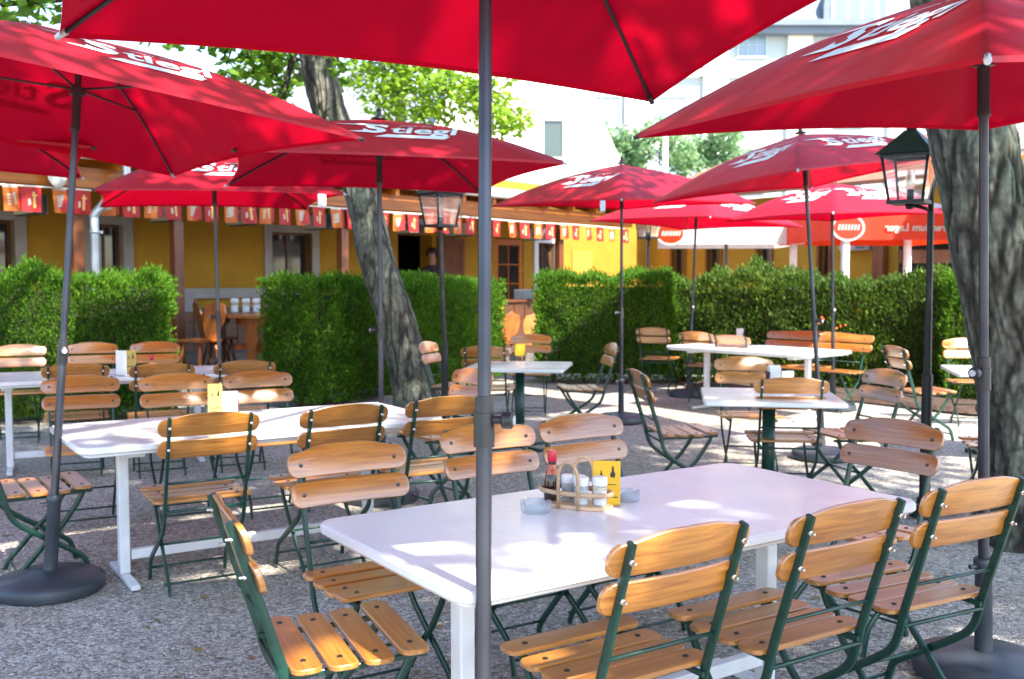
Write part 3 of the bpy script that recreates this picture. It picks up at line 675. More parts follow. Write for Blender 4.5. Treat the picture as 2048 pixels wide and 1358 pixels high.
tree('chestnut_tree', 'chestnut tree with a thick trunk leaning left behind the second table', [(X_(842, Y), Y, -.05), (X_(834, Y), Y, Z_(800, Y)), (X_(793, Y), Y, Z_(640, Y)), (X_(754, Y), Y, Z_(520, Y)), (X_(722, Y), Y, Z_(380, Y)), (X_(668, Y), Y, Z_(240, Y)), (X_(640, Y), Y, Z_(120, Y)), (X_(630, Y), Y, 5.3)], [.29, .27, .235, .215, .205, .21, .2, .16], bl, M['leaf1'], .115, 5, per=1.5, amp=.014, seg=140, step=.02)
bl = []
rs = random.Random(4)
for i in range(44):  # unseen crown, spread out toward the sun to shade the front tables
    a = rs.random() * 6.28; r = 5.0 * rs.random() ** .5; bl.append((2.5 + r * math.cos(a), 1.9 + r * math.sin(a), rs.uniform(5.6, 8.6), 1.2, 1.2, .65, 430))
Y = 5.67
tree('chestnut_tree', 'thick rough barked tree trunk at the right, behind the right parasol pole', [(2.99, Y, -.05), (2.985, Y, .25), (2.93, Y, .81), (2.72, Y, 1.715), (2.577, Y, 2.31), (2.455, Y, 3.08), (2.35, Y, 4.1), (2.3, Y, 5.2)], [.28, .272, .262, .25, .236, .23, .2, .15], bl, M['leaf1'], .16, 8, amp=.018, seg=190, step=.014)
# the lime whose yellow-green boughs hang in front of the white gable
bl = []
for px, py, Y, rx, rz, n in ((760, 160, 19, .75, .45, 300), (830, 190, 18.6, .7, .5, 330), (900, 190, 18.2, .65, .5, 300), (960, 200, 18, .55, .5, 240), (1020, 235, 17.8, .42, .35, 170), (860, 240, 18.4, .45, .3, 130), (770, 215, 18.8, .4, .35, 130), (985, 250, 17.8, .3, .3, 80), (900, 90, 18.5, 1.6, .5, 420), (800, 50, 19, 1.4, .6, 420), (1010, 130, 18, .5, .4, 140), (745, 120, 19.4, .45, .4, 130)):
    bl.append((X_(px, Y), Y, Z_(py, Y), rx, .7, rz, n))
for i in range(10):
    a = rs.random() * 6.28; bl.append((-2.6 + 2.2 * math.cos(a), 20.5 + 1.6 * math.sin(a), rs.uniform(7.0, 9.5), 1.3, 1.2, .8, 420))
tree('lime_tree', 'lime tree with yellow green hanging boughs before the white gable', [(-2.9, 26.2, 0), (-2.9, 26.1, 2), (-2.9, 25.9, 4), (-2.8, 25.4, 5.6), (-2.7, 24.6, 7)], [.22, .2, .18, .15, .1], bl, M['leaf2'], .125, 12, per=1.5, seg=40, step=.1)
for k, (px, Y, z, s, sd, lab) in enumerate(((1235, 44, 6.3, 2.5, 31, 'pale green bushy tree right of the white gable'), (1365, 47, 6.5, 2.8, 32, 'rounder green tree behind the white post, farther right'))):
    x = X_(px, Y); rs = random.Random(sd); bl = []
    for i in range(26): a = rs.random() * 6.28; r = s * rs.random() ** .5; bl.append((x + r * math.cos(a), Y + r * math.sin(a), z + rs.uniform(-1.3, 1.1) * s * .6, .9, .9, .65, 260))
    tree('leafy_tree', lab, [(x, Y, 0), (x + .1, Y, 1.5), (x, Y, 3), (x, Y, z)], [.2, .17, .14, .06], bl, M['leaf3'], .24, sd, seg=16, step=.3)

# ------------------------------------------------------------------ hedges
M['thuja'] = leaf_mat('thuja_spray', [(.2, (.026, .08, .005)), (.5, (.055, .145, .007)), (.8, (.115, .24, .011))], .3, .85, 2.2)
M['darkhedge'] = leaf_mat('dark_hedge_leaf', [(.2, (.022, .062, .010)), (.5, (.055, .115, .014)), (.8, (.12, .19, .022))], .25, .5, 1.6)
M['stem_core'] = noise_mat('hedge_stem_and_core', [(.3, (.02, .03, .012)), (.7, (.05, .05, .02))], (9, 9, 9), .9, rnd=False)
def hedge(label, a, b, h, depth, lm, seed, dens=1500, leaf=.055, base=.06, wob=.11):
    a, b = Vector((*a, 0)), Vector((*b, 0)); e = (b - a).normalized(); L = (b - a).length; n_ = Vector((e.y, -e.x, 0)); rs = random.Random(seed)
    t = thing('hedge', label, 'hedge', (0, 0, 0), 0, 'clipped hedges around the seating area')
    V, F = [], []
    def pt(u, w, z):                        # u along, w across (-.5 front .5), z up; rounded shoulders and a lumpy face
        rr = .16; hh = h + wob * noise.noise(Vector((u * 1.3 + seed, w * 2, .3))) + wob * .6 * noise.noise(Vector((u * 4.1 + seed, 7, .3)))
        zz = base + z * (hh - base); return a + e * u - n_ * (w * depth) + Vector((0, 0, zz))
    A = [('f', L * h), ('b', L * h * .3), ('t', L * depth), ('l', depth * h), ('r', depth * h)]
    for side, ar in A:
        for _ in range(int(ar * dens)):
            u, w, z = rs.random() * L, rs.random() - .5, rs.random()
            ins = abs(rs.gauss(0, .035))
            if side == 'f': w = -.5; nn = n_.copy()
            elif side == 'b': w = .5; nn = -n_
            elif side == 't': z = 1; nn = Vector((0, 0, 1))
            elif side == 'l': u = 0; nn = -e
            else: u = L; nn = e.copy()
            p = pt(u, w, z)
            # round the long edges and ends
            du = min(u, L - u); dz = (1 - z) * h; dw = (.5 - abs(w)) * depth; q = .26
            if side in 'fb':
                if dz < q: p += -nn * (q - (q * q - (q - dz) ** 2) ** .5) * .8; nn = (nn + Vector((0, 0, 1)) * (1 - dz / q)).normalized()
                if du < q: p += -nn * (q - (q * q - (q - du) ** 2) ** .5) * .7
            p += nn * (.085 * noise.noise(p * 2.6) + .05 * noise.noise(p * 6)) - nn * ins + nn * (.09 * rs.random() ** 6)
            s = leaf * rs.uniform(.6, 1.5); ax = (nn * rs.uniform(.3, .9) + Vector((rs.uniform(-.5, .5), rs.uniform(-.5, .5), rs.uniform(.1, 1.2)))).normalized()
            sd = ax.cross(Vector((rs.uniform(-1, 1), rs.uniform(-1, 1), rs.uniform(-1, 1)))).normalized(); i = len(V); w_ = s * .24; up = ax.cross(sd)
            V.extend([p - ax * s * .2, p + ax * s * .35 + sd * w_, p + ax * s * .55 + sd * w_ * .45 + up * s * .06, p + ax * s, p + ax * s * .5 - sd * w_ * .5, p + ax * s * .3 - sd * w_])
            F.append((i, i + 1, i + 2, i + 3, i + 4, i + 5))
    obj('foliage', (V, [], F), lm, t)
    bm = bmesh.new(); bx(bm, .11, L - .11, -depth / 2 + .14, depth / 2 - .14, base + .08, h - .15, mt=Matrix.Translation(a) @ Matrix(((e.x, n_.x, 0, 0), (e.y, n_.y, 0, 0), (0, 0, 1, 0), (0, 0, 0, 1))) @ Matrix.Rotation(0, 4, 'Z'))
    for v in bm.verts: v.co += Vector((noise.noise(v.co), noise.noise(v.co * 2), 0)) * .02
    obj('light_block_core', bm, M['stem_core'], t)  # solid dark core, added to stop light passing through the foliage
    bm = bmesh.new()
    for k in range(max(2, int(L / .45))): u = .2 + k * .45; p = a + e * min(u, L - .1); tube(bm, [p + Vector((0, 0, -.02)), p + Vector((.02, .01, .3))], .022, 7)
    obj('stems', bm, M['stem_core'], t)
Yh = 10.9
hedge('bright green thuja hedge at the left picture edge, behind the far left table', (-6.9, 10.3), (-3.80, 10.95), 1.53, .8, M['thuja'], 1, 6500, .036)
hedge('bright green thuja hedge behind the leaning trunk, left of the entrance', (-2.60, 11.6), (-.48, 15.4), 1.47, .9, M['thuja'], 2, 5600, .038)
hedge('green hedge right of the entrance with sunlit yellow green top', (.42, 14.9), (2.35, 14.7), 1.55, .9, M['thuja'], 3, 5200, .04)
hedge('dark hedge behind the long table, with orange blossoms', (2.45, 14.75), (5.55, 12.9), 1.52, .8, M['darkhedge'], 4, 3800, .046, wob=.24)
hedge('short dark thuja hedge between the lantern post and the right trunk', (5.35, 12.3), (6.9, 11.8), 1.52, .8, M['thuja'], 5, 4200, .042)
M['orange'] = mat('orange_blossom', (.75, .12, .02), .6)
bm = bmesh.new(); rs = random.Random(2)
for px, py in ((1720, 622), (1690, 650), (1650, 640), (1712, 700)):
    p = dp(px, py, 12.95)
    for k in range(4):
        d = Vector((rs.gauss(0, .03), rs.gauss(0, .02) + .12, rs.gauss(0, .03))); a = rs.random() * 6.28; s = .016
        bm.faces.new([bm.verts.new(p + d + Vector((math.cos(a + i * 1.257) * s, rs.uniform(-.008, .008), math.sin(a + i * 1.257) * s))) for i in range(5)])
tag(obj('blossoms', bm, M['orange']), 'orange blossoms on a shrub growing through the dark hedge', 'blossoms', kind='stuff')
# soil bed in front of the dark hedge
M['soil'] = noise_mat('dark_soil', [(.3, (.03, .016, .01)), (.7, (.085, .05, .034))], (14, 14, 14), .95, bmp=.8, bdist=.03, rnd=False)
bm = bmesh.new(); ed = [gp(1395, 787), gp(1500, 797), gp(1700, 805), (gp(1940, 832)), Vector((6.6, 10.6, 0)), Vector((7.2, 12.6, 0)), Vector((5.6, 13.6, 0)), Vector((2.4, 15.1, 0))]
c = sum(ed, Vector()) / len(ed); vs = [bm.verts.new(Vector((p.x, p.y, .022))) for p in ed]; cv = bm.verts.new((c.x, c.y, .09))
ins = [bm.verts.new(Vector((p.x + (c.x - p.x) * .12, p.y + (c.y - p.y) * .12, .075))) for p in ed]
for i in range(len(ed)): j = (i + 1) % len(ed); bm.faces.new((vs[i], vs[j], ins[j], ins[i])); bm.faces.new((ins[i], ins[j], cv))
tag(obj('soil_bed', bm, M['soil']), kind='structure')

# ------------------------------------------------------------------ restaurant: wall, terrace roof and what hangs on it
BO = Vector((-6.54, 12.77, 0)); BA = math.atan2(.7578, .6525); EX, EY = math.cos(BA), math.sin(BA)
def bt(px, off=0):                           # distance along the terrace front whose image column is px
    k = (px - 1024) / (FPX * ct); ox, oy = BO.x - EY * off, BO.y + EX * off
    return (k * oy - ox) / (EX - k * EY)
M['ywall'] = noise_mat('yellow_plaster', [(.3, (.35, .172, .009)), (.7, (.41, .215, .016))], (2, 2, 2), .9, bmp=.15, rnd=False)
M['trim'] = noise_mat('pale_stone_trim', [(.3, (.30, .275, .26)), (.7, (.36, .335, .32))], (5, 5, 5), .8)
M['pane'] = mat('window_pane', (.02, .02, .022), .06, 0, Specular_IOR_Level=.6)
M['dark'] = mat('interior_shade', (.015, .012, .01), .9)  # shade of the unlit insides, painted as a near-black colour
M['beam'] = wood('orange_larch', (.36, .088, .005), (.56, .168, .012), .5, (1.2, 14, 14), .12)
M['post'] = wood('reddish_timber', (.11, .028, .009), (.20, .058, .016), .5, (14, 14, 1.2), .15)
M['brown'] = wood('dark_stained_wood', (.06, .022, .01), (.13, .05, .022), .5, (1.5, 14, 14), .1)
M['zinc'] = noise_mat('zinc_sheet', [(.3, (.32, .35, .38)), (.7, (.5, .53, .56))], (4, 4, 4), .4, metal=.6)
M['gutter'] = mat('pale_gutter', (.66, .66, .64), .45)
M['floor'] = noise_mat('terrace_paving', [(.3, (.1, .085, .075)), (.7, (.15, .135, .12))], (6, 6, 6), .85, rnd=False)
bd = thing('restaurant', 'yellow plastered restaurant with stone framed windows behind the terrace', 'building', BO, BA)
WY = 2.6; L1_ = bt(1292, WY); WH = 3.9; FL = .25
bm = bmesh.new(); bx(bm, -9, L1_, -2.3, WY + 6, -.3, FL)
f_ = obj('terrace_floor', bm, M['floor'], loc=BO, rot=(0, 0, BA)); tag(f_, kind='structure')
ops = []                                     # openings: x0, x1, z0, z1
def win(p0, p1, z0, z1): x0, x1 = bt(p0, WY), bt(p1, WY); ops.append((x0, x1, z0, z1)); return x0, x1
W_ = [win(-75, 35, 1.05, 2.42), win(190, 250, 1.05, 2.42), win(545, 625, 1.1, 2.42)]
DR = [win(797, 866, FL, 2.5), win(990, 1047, FL, 2.52)]; W4 = win(1075, 1108, 1.3, 2.45)
ops.sort(); bm = bmesh.new(); x = -9
for (x0, x1, z0, z1) in ops:
    bx(bm, x, x0, WY, WY + .4, FL, WH); bx(bm, x0, x1, WY, WY + .4, z1, WH)
    if z0 > FL: bx(bm, x0, x1, WY, WY + .4, FL, z0)
    x = x1
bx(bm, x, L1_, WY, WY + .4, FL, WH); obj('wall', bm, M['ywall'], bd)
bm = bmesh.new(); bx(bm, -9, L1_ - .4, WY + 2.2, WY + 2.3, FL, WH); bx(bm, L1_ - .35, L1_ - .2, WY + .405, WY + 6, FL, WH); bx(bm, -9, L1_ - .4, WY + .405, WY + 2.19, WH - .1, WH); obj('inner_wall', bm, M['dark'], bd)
def window(par, x0, x1, z0, z1, y, fr, w=.2, cross=True, sash=None):
    bm = bmesh.new()
    bx(bm, x0 - w, x0, y - .035, y + .12, z0, z1); bx(bm, x1, x1 + w, y - .035, y + .12, z0, z1); bx(bm, x0 - w, x1 + w, y - .04, y + .12, z1 + .001, z1 + w * .8); bx(bm, x0 - w - .04, x1 + w + .04, y - .09, y + .12, z0 - .09, z0 - .001)
    f = obj('window', bm, fr, par)
    bm = bmesh.new(); d = .045
    for a in ((x0, x0 + d), (x1 - d, x1)): bx(bm, a[0], a[1], y + .14, y + .2, z0, z1)
    bx(bm, x0 + d, x1 - d, y + .14, y + .2, z0, z0 + d); bx(bm, x0 + d, x1 - d, y + .14, y + .2, z1 - d, z1)
    if cross: xm = (x0 + x1) / 2; bx(bm, xm - .02, xm + .02, y + .142, y + .198, z0 + d, z1 - d)
    obj('sash', bm, sash or M['brown'], f)
    bm = bmesh.new(); bx(bm, x0 + d, x1 - d, y + .165, y + .17, z0 + d, z1 - d); obj('pane', bm, M['pane'], f)
for (x0, x1), (z0, z1) in zip(W_, ((1.05, 2.42), (1.05, 2.42), (1.1, 2.42))): window(bd, x0, x1, z0, z1, WY, M['trim'], .17)
window(bd, *W4, 1.3, 2.45, WY, M['whitemetal'], .16, sash=M['post'])
# wooden doors: a panelled leaf standing open beside the dark doorway, and a glazed one
def door(x0, x1, z0, z1, y, label, glazed):
    bm = bmesh.new(); d = .13
    for a in ((x0, x0 + d), (x1 - d, x1)): bx(bm, a[0], a[1], y, y + .06, z0, z1, bev=.004)
    for z in ((z0, z0 + .25), (z1 - .15, z1)) + (((z0 + .8, z0 + .93),) if not glazed else ()): bx(bm, x0 + d, x1 - d, y + .001, y + .058, *z)
    if glazed:
        for k in range(1, 4): zz = z0 + .25 + (z1 - z0 - .4) * k / 4; bx(bm, x0 + d, x1 - d, y + .012, y + .05, zz - .012, zz + .012)
        xm = (x0 + x1) / 2; bx(bm, xm - .012, xm + .012, y + .01, y + .052, z0 + .25, z1 - .15)
    else: bx(bm, x0 + d, x1 - d, y + .02, y + .04, z0 + .25, z1 - .15)
    o = obj('door', bm, M['beam'] if glazed else M['post'], bd); o['label'] = label
    if glazed: bm = bmesh.new(); bx(bm, x0 + d, x1 - d, y + .028, y + .034, z0 + .25, z1 - .15); obj('pane', bm, M['pane'], o)
    bm = bmesh.new(); tube(bm, [(x0 + .07, y - .05, z0 + 1), (x0 + .2, y - .05, z0 + 1)], .012, 8); tube(bm, [(x0 + .07, y - .05, z0 + 1), (x0 + .07, y, z0 + 1)], .01, 8); obj('handle', bm, M['steel'], o)
door(bt(880, WY - .1), bt(930, WY - .1), FL + .01, 2.45, WY - .1, 'brown panelled door standing open', False)
door(DR[1][0] + .01, DR[1][1] - .01, FL + .01, 2.5, WY + .02, 'orange wooden door with small panes', True)
bm = bmesh.new(); bx(bm, bt(300, WY), bt(535, WY), WY - .12, WY - .002, 1.18, 1.36); bx(bm, bt(335, WY), bt(386, WY), WY - .1, WY - .002, .95, 1.1795); obj('ledge', bm, M['trim'], bd)
bm = bmesh.new(); bx(bm, bt(290, WY), bt(792, WY), WY - .06, WY - .002, FL, 1.0)
for k in range(30):
    xx = bt(290, WY) + k * .3
    if xx < bt(785, WY): bx(bm, xx, xx + .28, WY - .075, WY - .0605, FL + .05, .96)
obj('wainscot', bm, M['brown'], bd)
bm = bmesh.new(); bx(bm, bt(1143, WY), bt(1182, WY), WY - .03, WY - .002, 1.0, 2.3); obj('wall_panel', bm, mat('ochre_panel', (.4, .25, .03), .8), bd)

tr = thing('terrace_roof', 'orange timber terrace roof with rafter ends and pale gutter', 'terrace roof', BO, BA)
X0, X1 = -8.0, bt(1258)
bm = bmesh.new(); bx(bm, X0, X1, -.08, .08, 2.74, 3.02, bev=.008); obj('beam', bm, M['beam'], tr)
for k, px in enumerate((158, 357, 687, 1118)):
    x = bt(px); bm = bmesh.new(); bx(bm, x - .075, x + .075, -.07, .07, FL, 2.7395, bev=.006); obj('post', bm, M['post'], tr)
nr = int((X1 - X0) / .85)
for k in range(nr + 1):
    x = X0 + .2 + k * .85
    if x > X1: break
    bm = bmesh.new(); vs = bx(bm, x - .045, x + .045, -.26, WY - .01, -.07, .07); 
    for v in vs: v.co.z += 3.095 + (v.co.y + .0) * .17
    obj('rafter', bm, M['beam'], tr)
bm = bmesh.new(); vs = bx(bm, X0 - .2, X1 + .1, -.24, WY - .02, 0, .05)
for v in vs: v.co.z += 3.17 + v.co.y * .17
obj('roof_boards', bm, M['brown'], tr)
bm = bmesh.new(); vs = bx(bm, X0 - .22, X1 + .14, -.28, WY - .02, .051, .1)
for v in vs: v.co.z += 3.17 + v.co.y * .17
obj('roof_sheet', bm, M['zinc'], tr)
bm = bmesh.new(); z = 3.17 - .28 * .17 + .03; tube(bm, [(X0 - .2, -.35, z), (X1 + .14, -.35, z)], .06, 12); obj('gutter', bm, M['gutter'], tr)
# downpipe
dpn = thing('downpipe', 'grey zinc downpipe with a slanting elbow at the left of the terrace roof', 'downpipe', BO, BA)
xd = bt(176); bm = bmesh.new(); tube(bm, crv([(xd + .42, -.35, 3.08), (xd + .42, -.35, 2.9), (xd + .36, -.34, 2.78), (xd + .06, -.3, 2.46), (xd, -.26, 2.34), (xd, -.26, 2.2), (xd, -.26, .3)], 5), .058, 16); obj('pipe', bm, M['zinc'], dpn)
for z in (2.12, 1.2):
    bm = bmesh.new(); tube(bm, [(xd, -.26, z), (xd, -.26, z + .045)], .068, 16); bx(bm, xd + .06, xd + .11, -.27, -.25, z + .005, z + .04); obj('clamp', bm, M['zinc'], dpn)
fl = thing('floodlight', 'round white floodlight fixed to the beam at the left', 'floodlight', BO, BA)
xf = bt(114); bm = bmesh.new(); mt_ = Matrix.Translation((xf, -.28, 2.86)) @ Matrix.Rotation(R(60), 4, 'X') @ Matrix.Rotation(R(25), 4, 'Y')
lathe(bm, [(.0, .0), (.07, .0), (.11, -.05), (.125, -.11), (.125, -.13), (.108, -.13)], 24, mt=mt_ @ Matrix.Rotation(PI, 4, 'X') @ Matrix.Rotation(PI, 4, 'X')); obj('housing', bm, M['gutter'], fl, smooth=40)
bm = bmesh.new(); lathe(bm, [(.0, -.105), (.05, -.108), (.107, -.118)], 20, mt=mt_); lathe(bm, [(.03, -.119), (.06, -.126), (.07, -.119)], 20, mt=mt_); obj('lens', bm, noise_mat('floodlight_glass', [(.4, (.35, .35, .3)), (.6, (.5, .5, .44))], (9, 9, 9), .2), fl, smooth=40)
bm = bmesh.new(); tube(bm, [(xf, -.26, 2.9), (xf, -.1, 2.95)], .02, 8); bx(bm, xf - .06, xf + .06, -.1, -.0805, 2.88, 3.0); obj('bracket', bm, M['zinc'], fl)

# bunting
M['forange'] = noise_mat('orange_flag', [(.35, (.46, .09, .004)), (.65, (.52, .12, .006))], (6, 6, 6), .6); M['fred'] = noise_mat('red_flag', [(.35, (.34, .005, .007)), (.65, (.42, .008, .011))], (6, 6, 6), .6)
M['fwhite'] = mat('white_flag_print', (.5, .42, .35), .6); M['fyel'] = mat('yellow_flag_print', (.75, .4, .12), .6); M['string'] = mat('bunting_tape', (.72, .66, .58), .6)
bu = thing('bunting', 'string of red and orange flags hanging along the terrace beam', 'bunting', BO, BA)
PXF = [-70, -20, 28, 70, 126, 171, 222, 267, 309, 350, 390, 427, 464, 500, 535, 572, 603, 639, 673, 706, 738, 768, 797, 827, 857, 888, 915, 942, 968, 994, 1022, 1048, 1075, 1101, 1126, 1150, 1174, 1198, 1221, 1248]
XF = [bt(p, -.14) for p in PXF]; rs = random.Random(5)
sag = lambda x: 2.705 + .006 * math.sin(x * 1.7)
bm = bmesh.new(); xx = [XF[0] - .2 + i * .25 for i in range(int((XF[-1] - XF[0] + .4) / .25) + 1)]
for a, c in zip(xx, xx[1:]): bm.faces.new([bm.verts.new(p) for p in ((a, -.14, sag(a) - .012), (c, -.14, sag(c) - .012), (c, -.14, sag(c) + .008), (a, -.14, sag(a) + .008))])
obj('string', bm, M['string'], bu)
for i, x in enumerate(XF):
    ora = i % 2 == 0; w, h = (.20 if ora else .25), .32; tw = rs.uniform(-.25, .25); sk = rs.uniform(-.015, .03); z0 = sag(x) - .012; bm = bmesh.new()
    def fp(u, v, o=0): yy = .025 * math.sin(u * 5 + i) * v + tw * (u - .5) * .12 - o; return Vector((x + (u - .5) * w * (1 - .04 * v) + sk * v, -.145 + yy, z0 - v * h))
    nx, ny = 5, 5; g_ = [[bm.verts.new(fp(a / nx, c / ny)) for a in range(nx + 1)] for c in range(ny + 1)]
    for c in range(ny):
        for a in range(nx):
            f = bm.faces.new((g_[c][a], g_[c][a + 1], g_[c + 1][a + 1], g_[c + 1][a])); f.material_index = 0; f.smooth = True
    def mk(pts, mi): f = bm.faces.new([bm.verts.new(fp(u, v, .003)) for u, v in pts]); f.material_index = mi
    if ora:                                  # red layer behind each orange flag
        mk([(.25, .02), (1.32, .02), (1.38, .92), (.3, .92)], 3)
        bm.verts.ensure_lookup_table()
        for vv in bm.verts[-4:]: vv.co.y += .02
    if ora:
        mk([(.02, .0), (.98, .0), (.98, .07), (.02, .07)], 1)
        for q in range(4): v = .3 + q * .12; mk([(.22, v + .1), (.3, v + .02), (.74, v - .06), (.82, v - .04), (.78, v + .05), (.4, v + .1)], 1)
    else:
        mk([(.56, .2), (.68, .2), (.72, .82), (.56, .85)], 2); mk([(.3, .5), (.42, .46), (.46, .7), (.3, .76)], 1); mk([(.5, .3), (.8, .3), (.8, .36), (.5, .36)], 2)
    obj('flag', bm, [M['forange'] if ora else M['fred'], M['fwhite'], M['fyel'], M['fred']], bu)
# hanging light boxes
M['lbox'] = noise_mat('cream_acrylic', [(.4, (.5, .47, .36)), (.6, (.56, .53, .42))], (5, 5, 5), .4); M['lemb'] = mat('dull_emblem', (.2, .2, .13), .6)
for px, lab in ((66, 'cream box sign beside the floodlight'), (336, 'cream box sign left of the first parasol pole before the terrace'), (486, 'cream box sign above the yellow wall, right of that pole'), (640, 'cream box sign above the dark stone framed window'), (820, 'cream box sign just right of the leaning trunk'), (918, 'cream box sign behind the lantern'), (1072, 'cream box sign above the small window beside the glazed door')):
    x = bt(px, .35); s = thing('hanging_sign', lab, 'sign', BO + Vector((EX * x, EY * x, 0)), BA, 'box signs under the terrace roof')
    bm = bmesh.new(); bx(bm, -.09, .09, .02, .62, 2.36, 2.62, bev=.01); obj('box', bm, M['black'], s)
    bm = bmesh.new(); bx(bm, -.096, -.0905, .035, .605, 2.375, 2.605); bx(bm, .0905, .096, .035, .605, 2.375, 2.605); obj('face', bm, M['lbox'], s)
    bm = bmesh.new(); lathe(bm, [(0, 0), (.06, 0), (.06, .002), (0, .002)], 12, mt=Matrix.Translation((-.0985, .3, 2.49)) @ Matrix.Rotation(R(90), 4, 'Y')); bx(bm, -.0985, -.0965, .2, .4, 2.44, 2.46); obj('emblem', bm, M['lemb'], s)
    bm = bmesh.new(); tube(bm, [(0, .12, 2.62), (0, .12, 3.05)], .012, 6); tube(bm, [(0, .5, 2.62), (0, .5, 3.1)], .012, 6); obj('hanger', bm, M['black'], s)

# person in the doorway, standing on the terrace
def person(loc, rz):
    J = [(0, 0, .95), (0, .01, 1.15), (0, .01, 1.36), (0, 0, 1.47), (0, -.01, 1.56), (0, -.025, 1.66), (0, -.01, 1.73)]
    rad = [.15, .135, .15, .06, .058, .098, .075]; E = [(i, i + 1) for i in range(6)]
    def chain(start, pts, rr):
        p = start
        for q, r in zip(pts, rr): J.append(q); rad.append(r); E.append((p, len(J) - 1)); p = len(J) - 1
        return p
    for s in (-1, 1):
        chain(0, [(s * .095, 0, .86), (s * .105, -.01, .5), (s * .11, .01, .1), (s * .115, -.07, .04), (s * .12, -.16, .03)], [.09, .062, .045, .04, .03])
        h = chain(2, [(s * .17, .01, 1.40), (s * .235, .02, 1.13), (s * .2, -.14, 1.0), (s * .17, -.2, .99)], [.062, .046, .036, .03])
        for k in range(4): chain(h, [(s * (.175 - .016 * k), -.25 - .006 * (k in (1, 2)), 1.0 - .008 * k), (s * (.165 - .016 * k), -.275, .97 - .006 * k)], [.011, .008])
        chain(h, [(s * .135, -.22, 1.01), (s * .12, -.245, 1.0)], [.012, .009])
    me = bpy.data.meshes.new('person'); me.from_pydata(J, E, []); o = bpy.data.objects.new('person', me); C.objects.link(o)
    md = o.modifiers.new('skin', 'SKIN'); me.skin_vertices[0].data[0].use_root = True
    for v, r in zip(me.skin_vertices[0].data, rad): v.radius = (r, r * .8)
    o.modifiers.new('sub', 'SUBSURF').levels = 2
    bpy.context.view_layer.update(); dg = bpy.context.evaluated_depsgraph_get(); m2_ = bpy.data.meshes.new_from_object(o.evaluated_get(dg)); bpy.data.objects.remove(o)
    # face: nose, brow, ears
    for v in m2_.vertices:
        c = v.co
        if c.z > 1.55 and c.y < -.06 and abs(c.x) < .022 and 1.6 < c.z < 1.68: c.y -= .018
    for mm in (mat('skin', (.26, .11, .065), .5), mat('dark_shirt', (.03, .012, .02), .8), mat('dark_trousers', (.015, .015, .02), .8)): m2_.materials.append(mm)
    for p in m2_.polygons:
        c = p.center; hand = abs(c.x) > .09 and c.y < -.13 and .9 < c.z < 1.05; p.material_index = 0 if (c.z > 1.47 or hand) else (1 if c.z > .93 else 2); p.use_smooth = True
    o = bpy.data.objects.new('person', m2_); C.objects.link(o); o.location = loc; o.rotation_euler = (0, 0, rz)
    tag(o, 'dark haired person in dark clothes standing in the shaded doorway', 'person')
    bm = bmesh.new(); bmesh.ops.create_icosphere(bm, subdivisions=3, radius=1)
    for v in bm.verts: v.co = Vector((v.co.x * .122, v.co.y * .13 + .012, v.co.z * .12 + 1.70)) + v.co * .008 * noise.noise(v.co * 6)
    bmesh.ops.delete(bm, geom=[v for v in bm.verts if v.co.z < 1.70 and v.co.y < -.035], context='VERTS'); obj('hair', bm, mat('dark_hair', (.012, .008, .007), .6), o, smooth=180)
    bm = bmesh.new()
    for s in (-1, 1): lathe(bm, [(0, 0), (.011, 0), (.009, .004), (0, .005)], 10, mt=Matrix.Translation((s * .034, -.103, 1.665)) @ Matrix.Rotation(R(90), 4, 'X'))
    bx(bm, -.022, .022, -.106, -.1, 1.598, 1.604); obj('eyes', bm, M['ink'], o)
pd = dp(864, 520, 20.4); person((pd.x, pd.y, FL), R(-12)); bpy.data.objects['person'].scale = (1.06, 1.06, 1.06)

# terrace furniture: carved plank chairs and tables
M['rustic'] = wood('orange_pine', (.26, .065, .01), (.44, .13, .018), .35, (12, 12, 2), .4); M['rusticd'] = wood('dark_pine', (.1, .028, .007), (.19, .055, .012), .4, (12, 12, 2), .3)
def rustic_chair(label, px, Y, z, rz, m_):
    p = dp(px, 600, Y); t = thing('plank_chair', label, 'chair', (p.x, p.y, z), R(rz), 'carved plank chairs on the terrace')
    bm = bmesh.new(); plank(bm, [(-.2, -.2), (.2, -.2), (.23, .2), (-.23, .2)], .035, .005, lambda x, y, tt: Vector((x, y, .43 + tt))); obj('seat', bm, m_, t)
    bm = bmesh.new(); o = [(-.1, 0), (.1, 0), (.19, .2), (.21, .33), (.16, .45), (.07, .47), (0, .52), (-.07, .47), (-.16, .45), (-.21, .33), (-.19, .2)]
    plank(bm, o, .028, .004, lambda x, y, tt: Vector((x, -.19 - tt - y * .22, .466 + y))); obj('backrest', bm, m_, t)
    for sx in (-1, 1):
        for sy in (-1, 1):
            bm = bmesh.new(); tube(bm, [(sx * .14, sy * .13, .43), (sx * .17, sy * .16, .22), (sx * .2, sy * .2, 0)], [.022, .028, .02], 8); obj('leg', bm, m_, t)
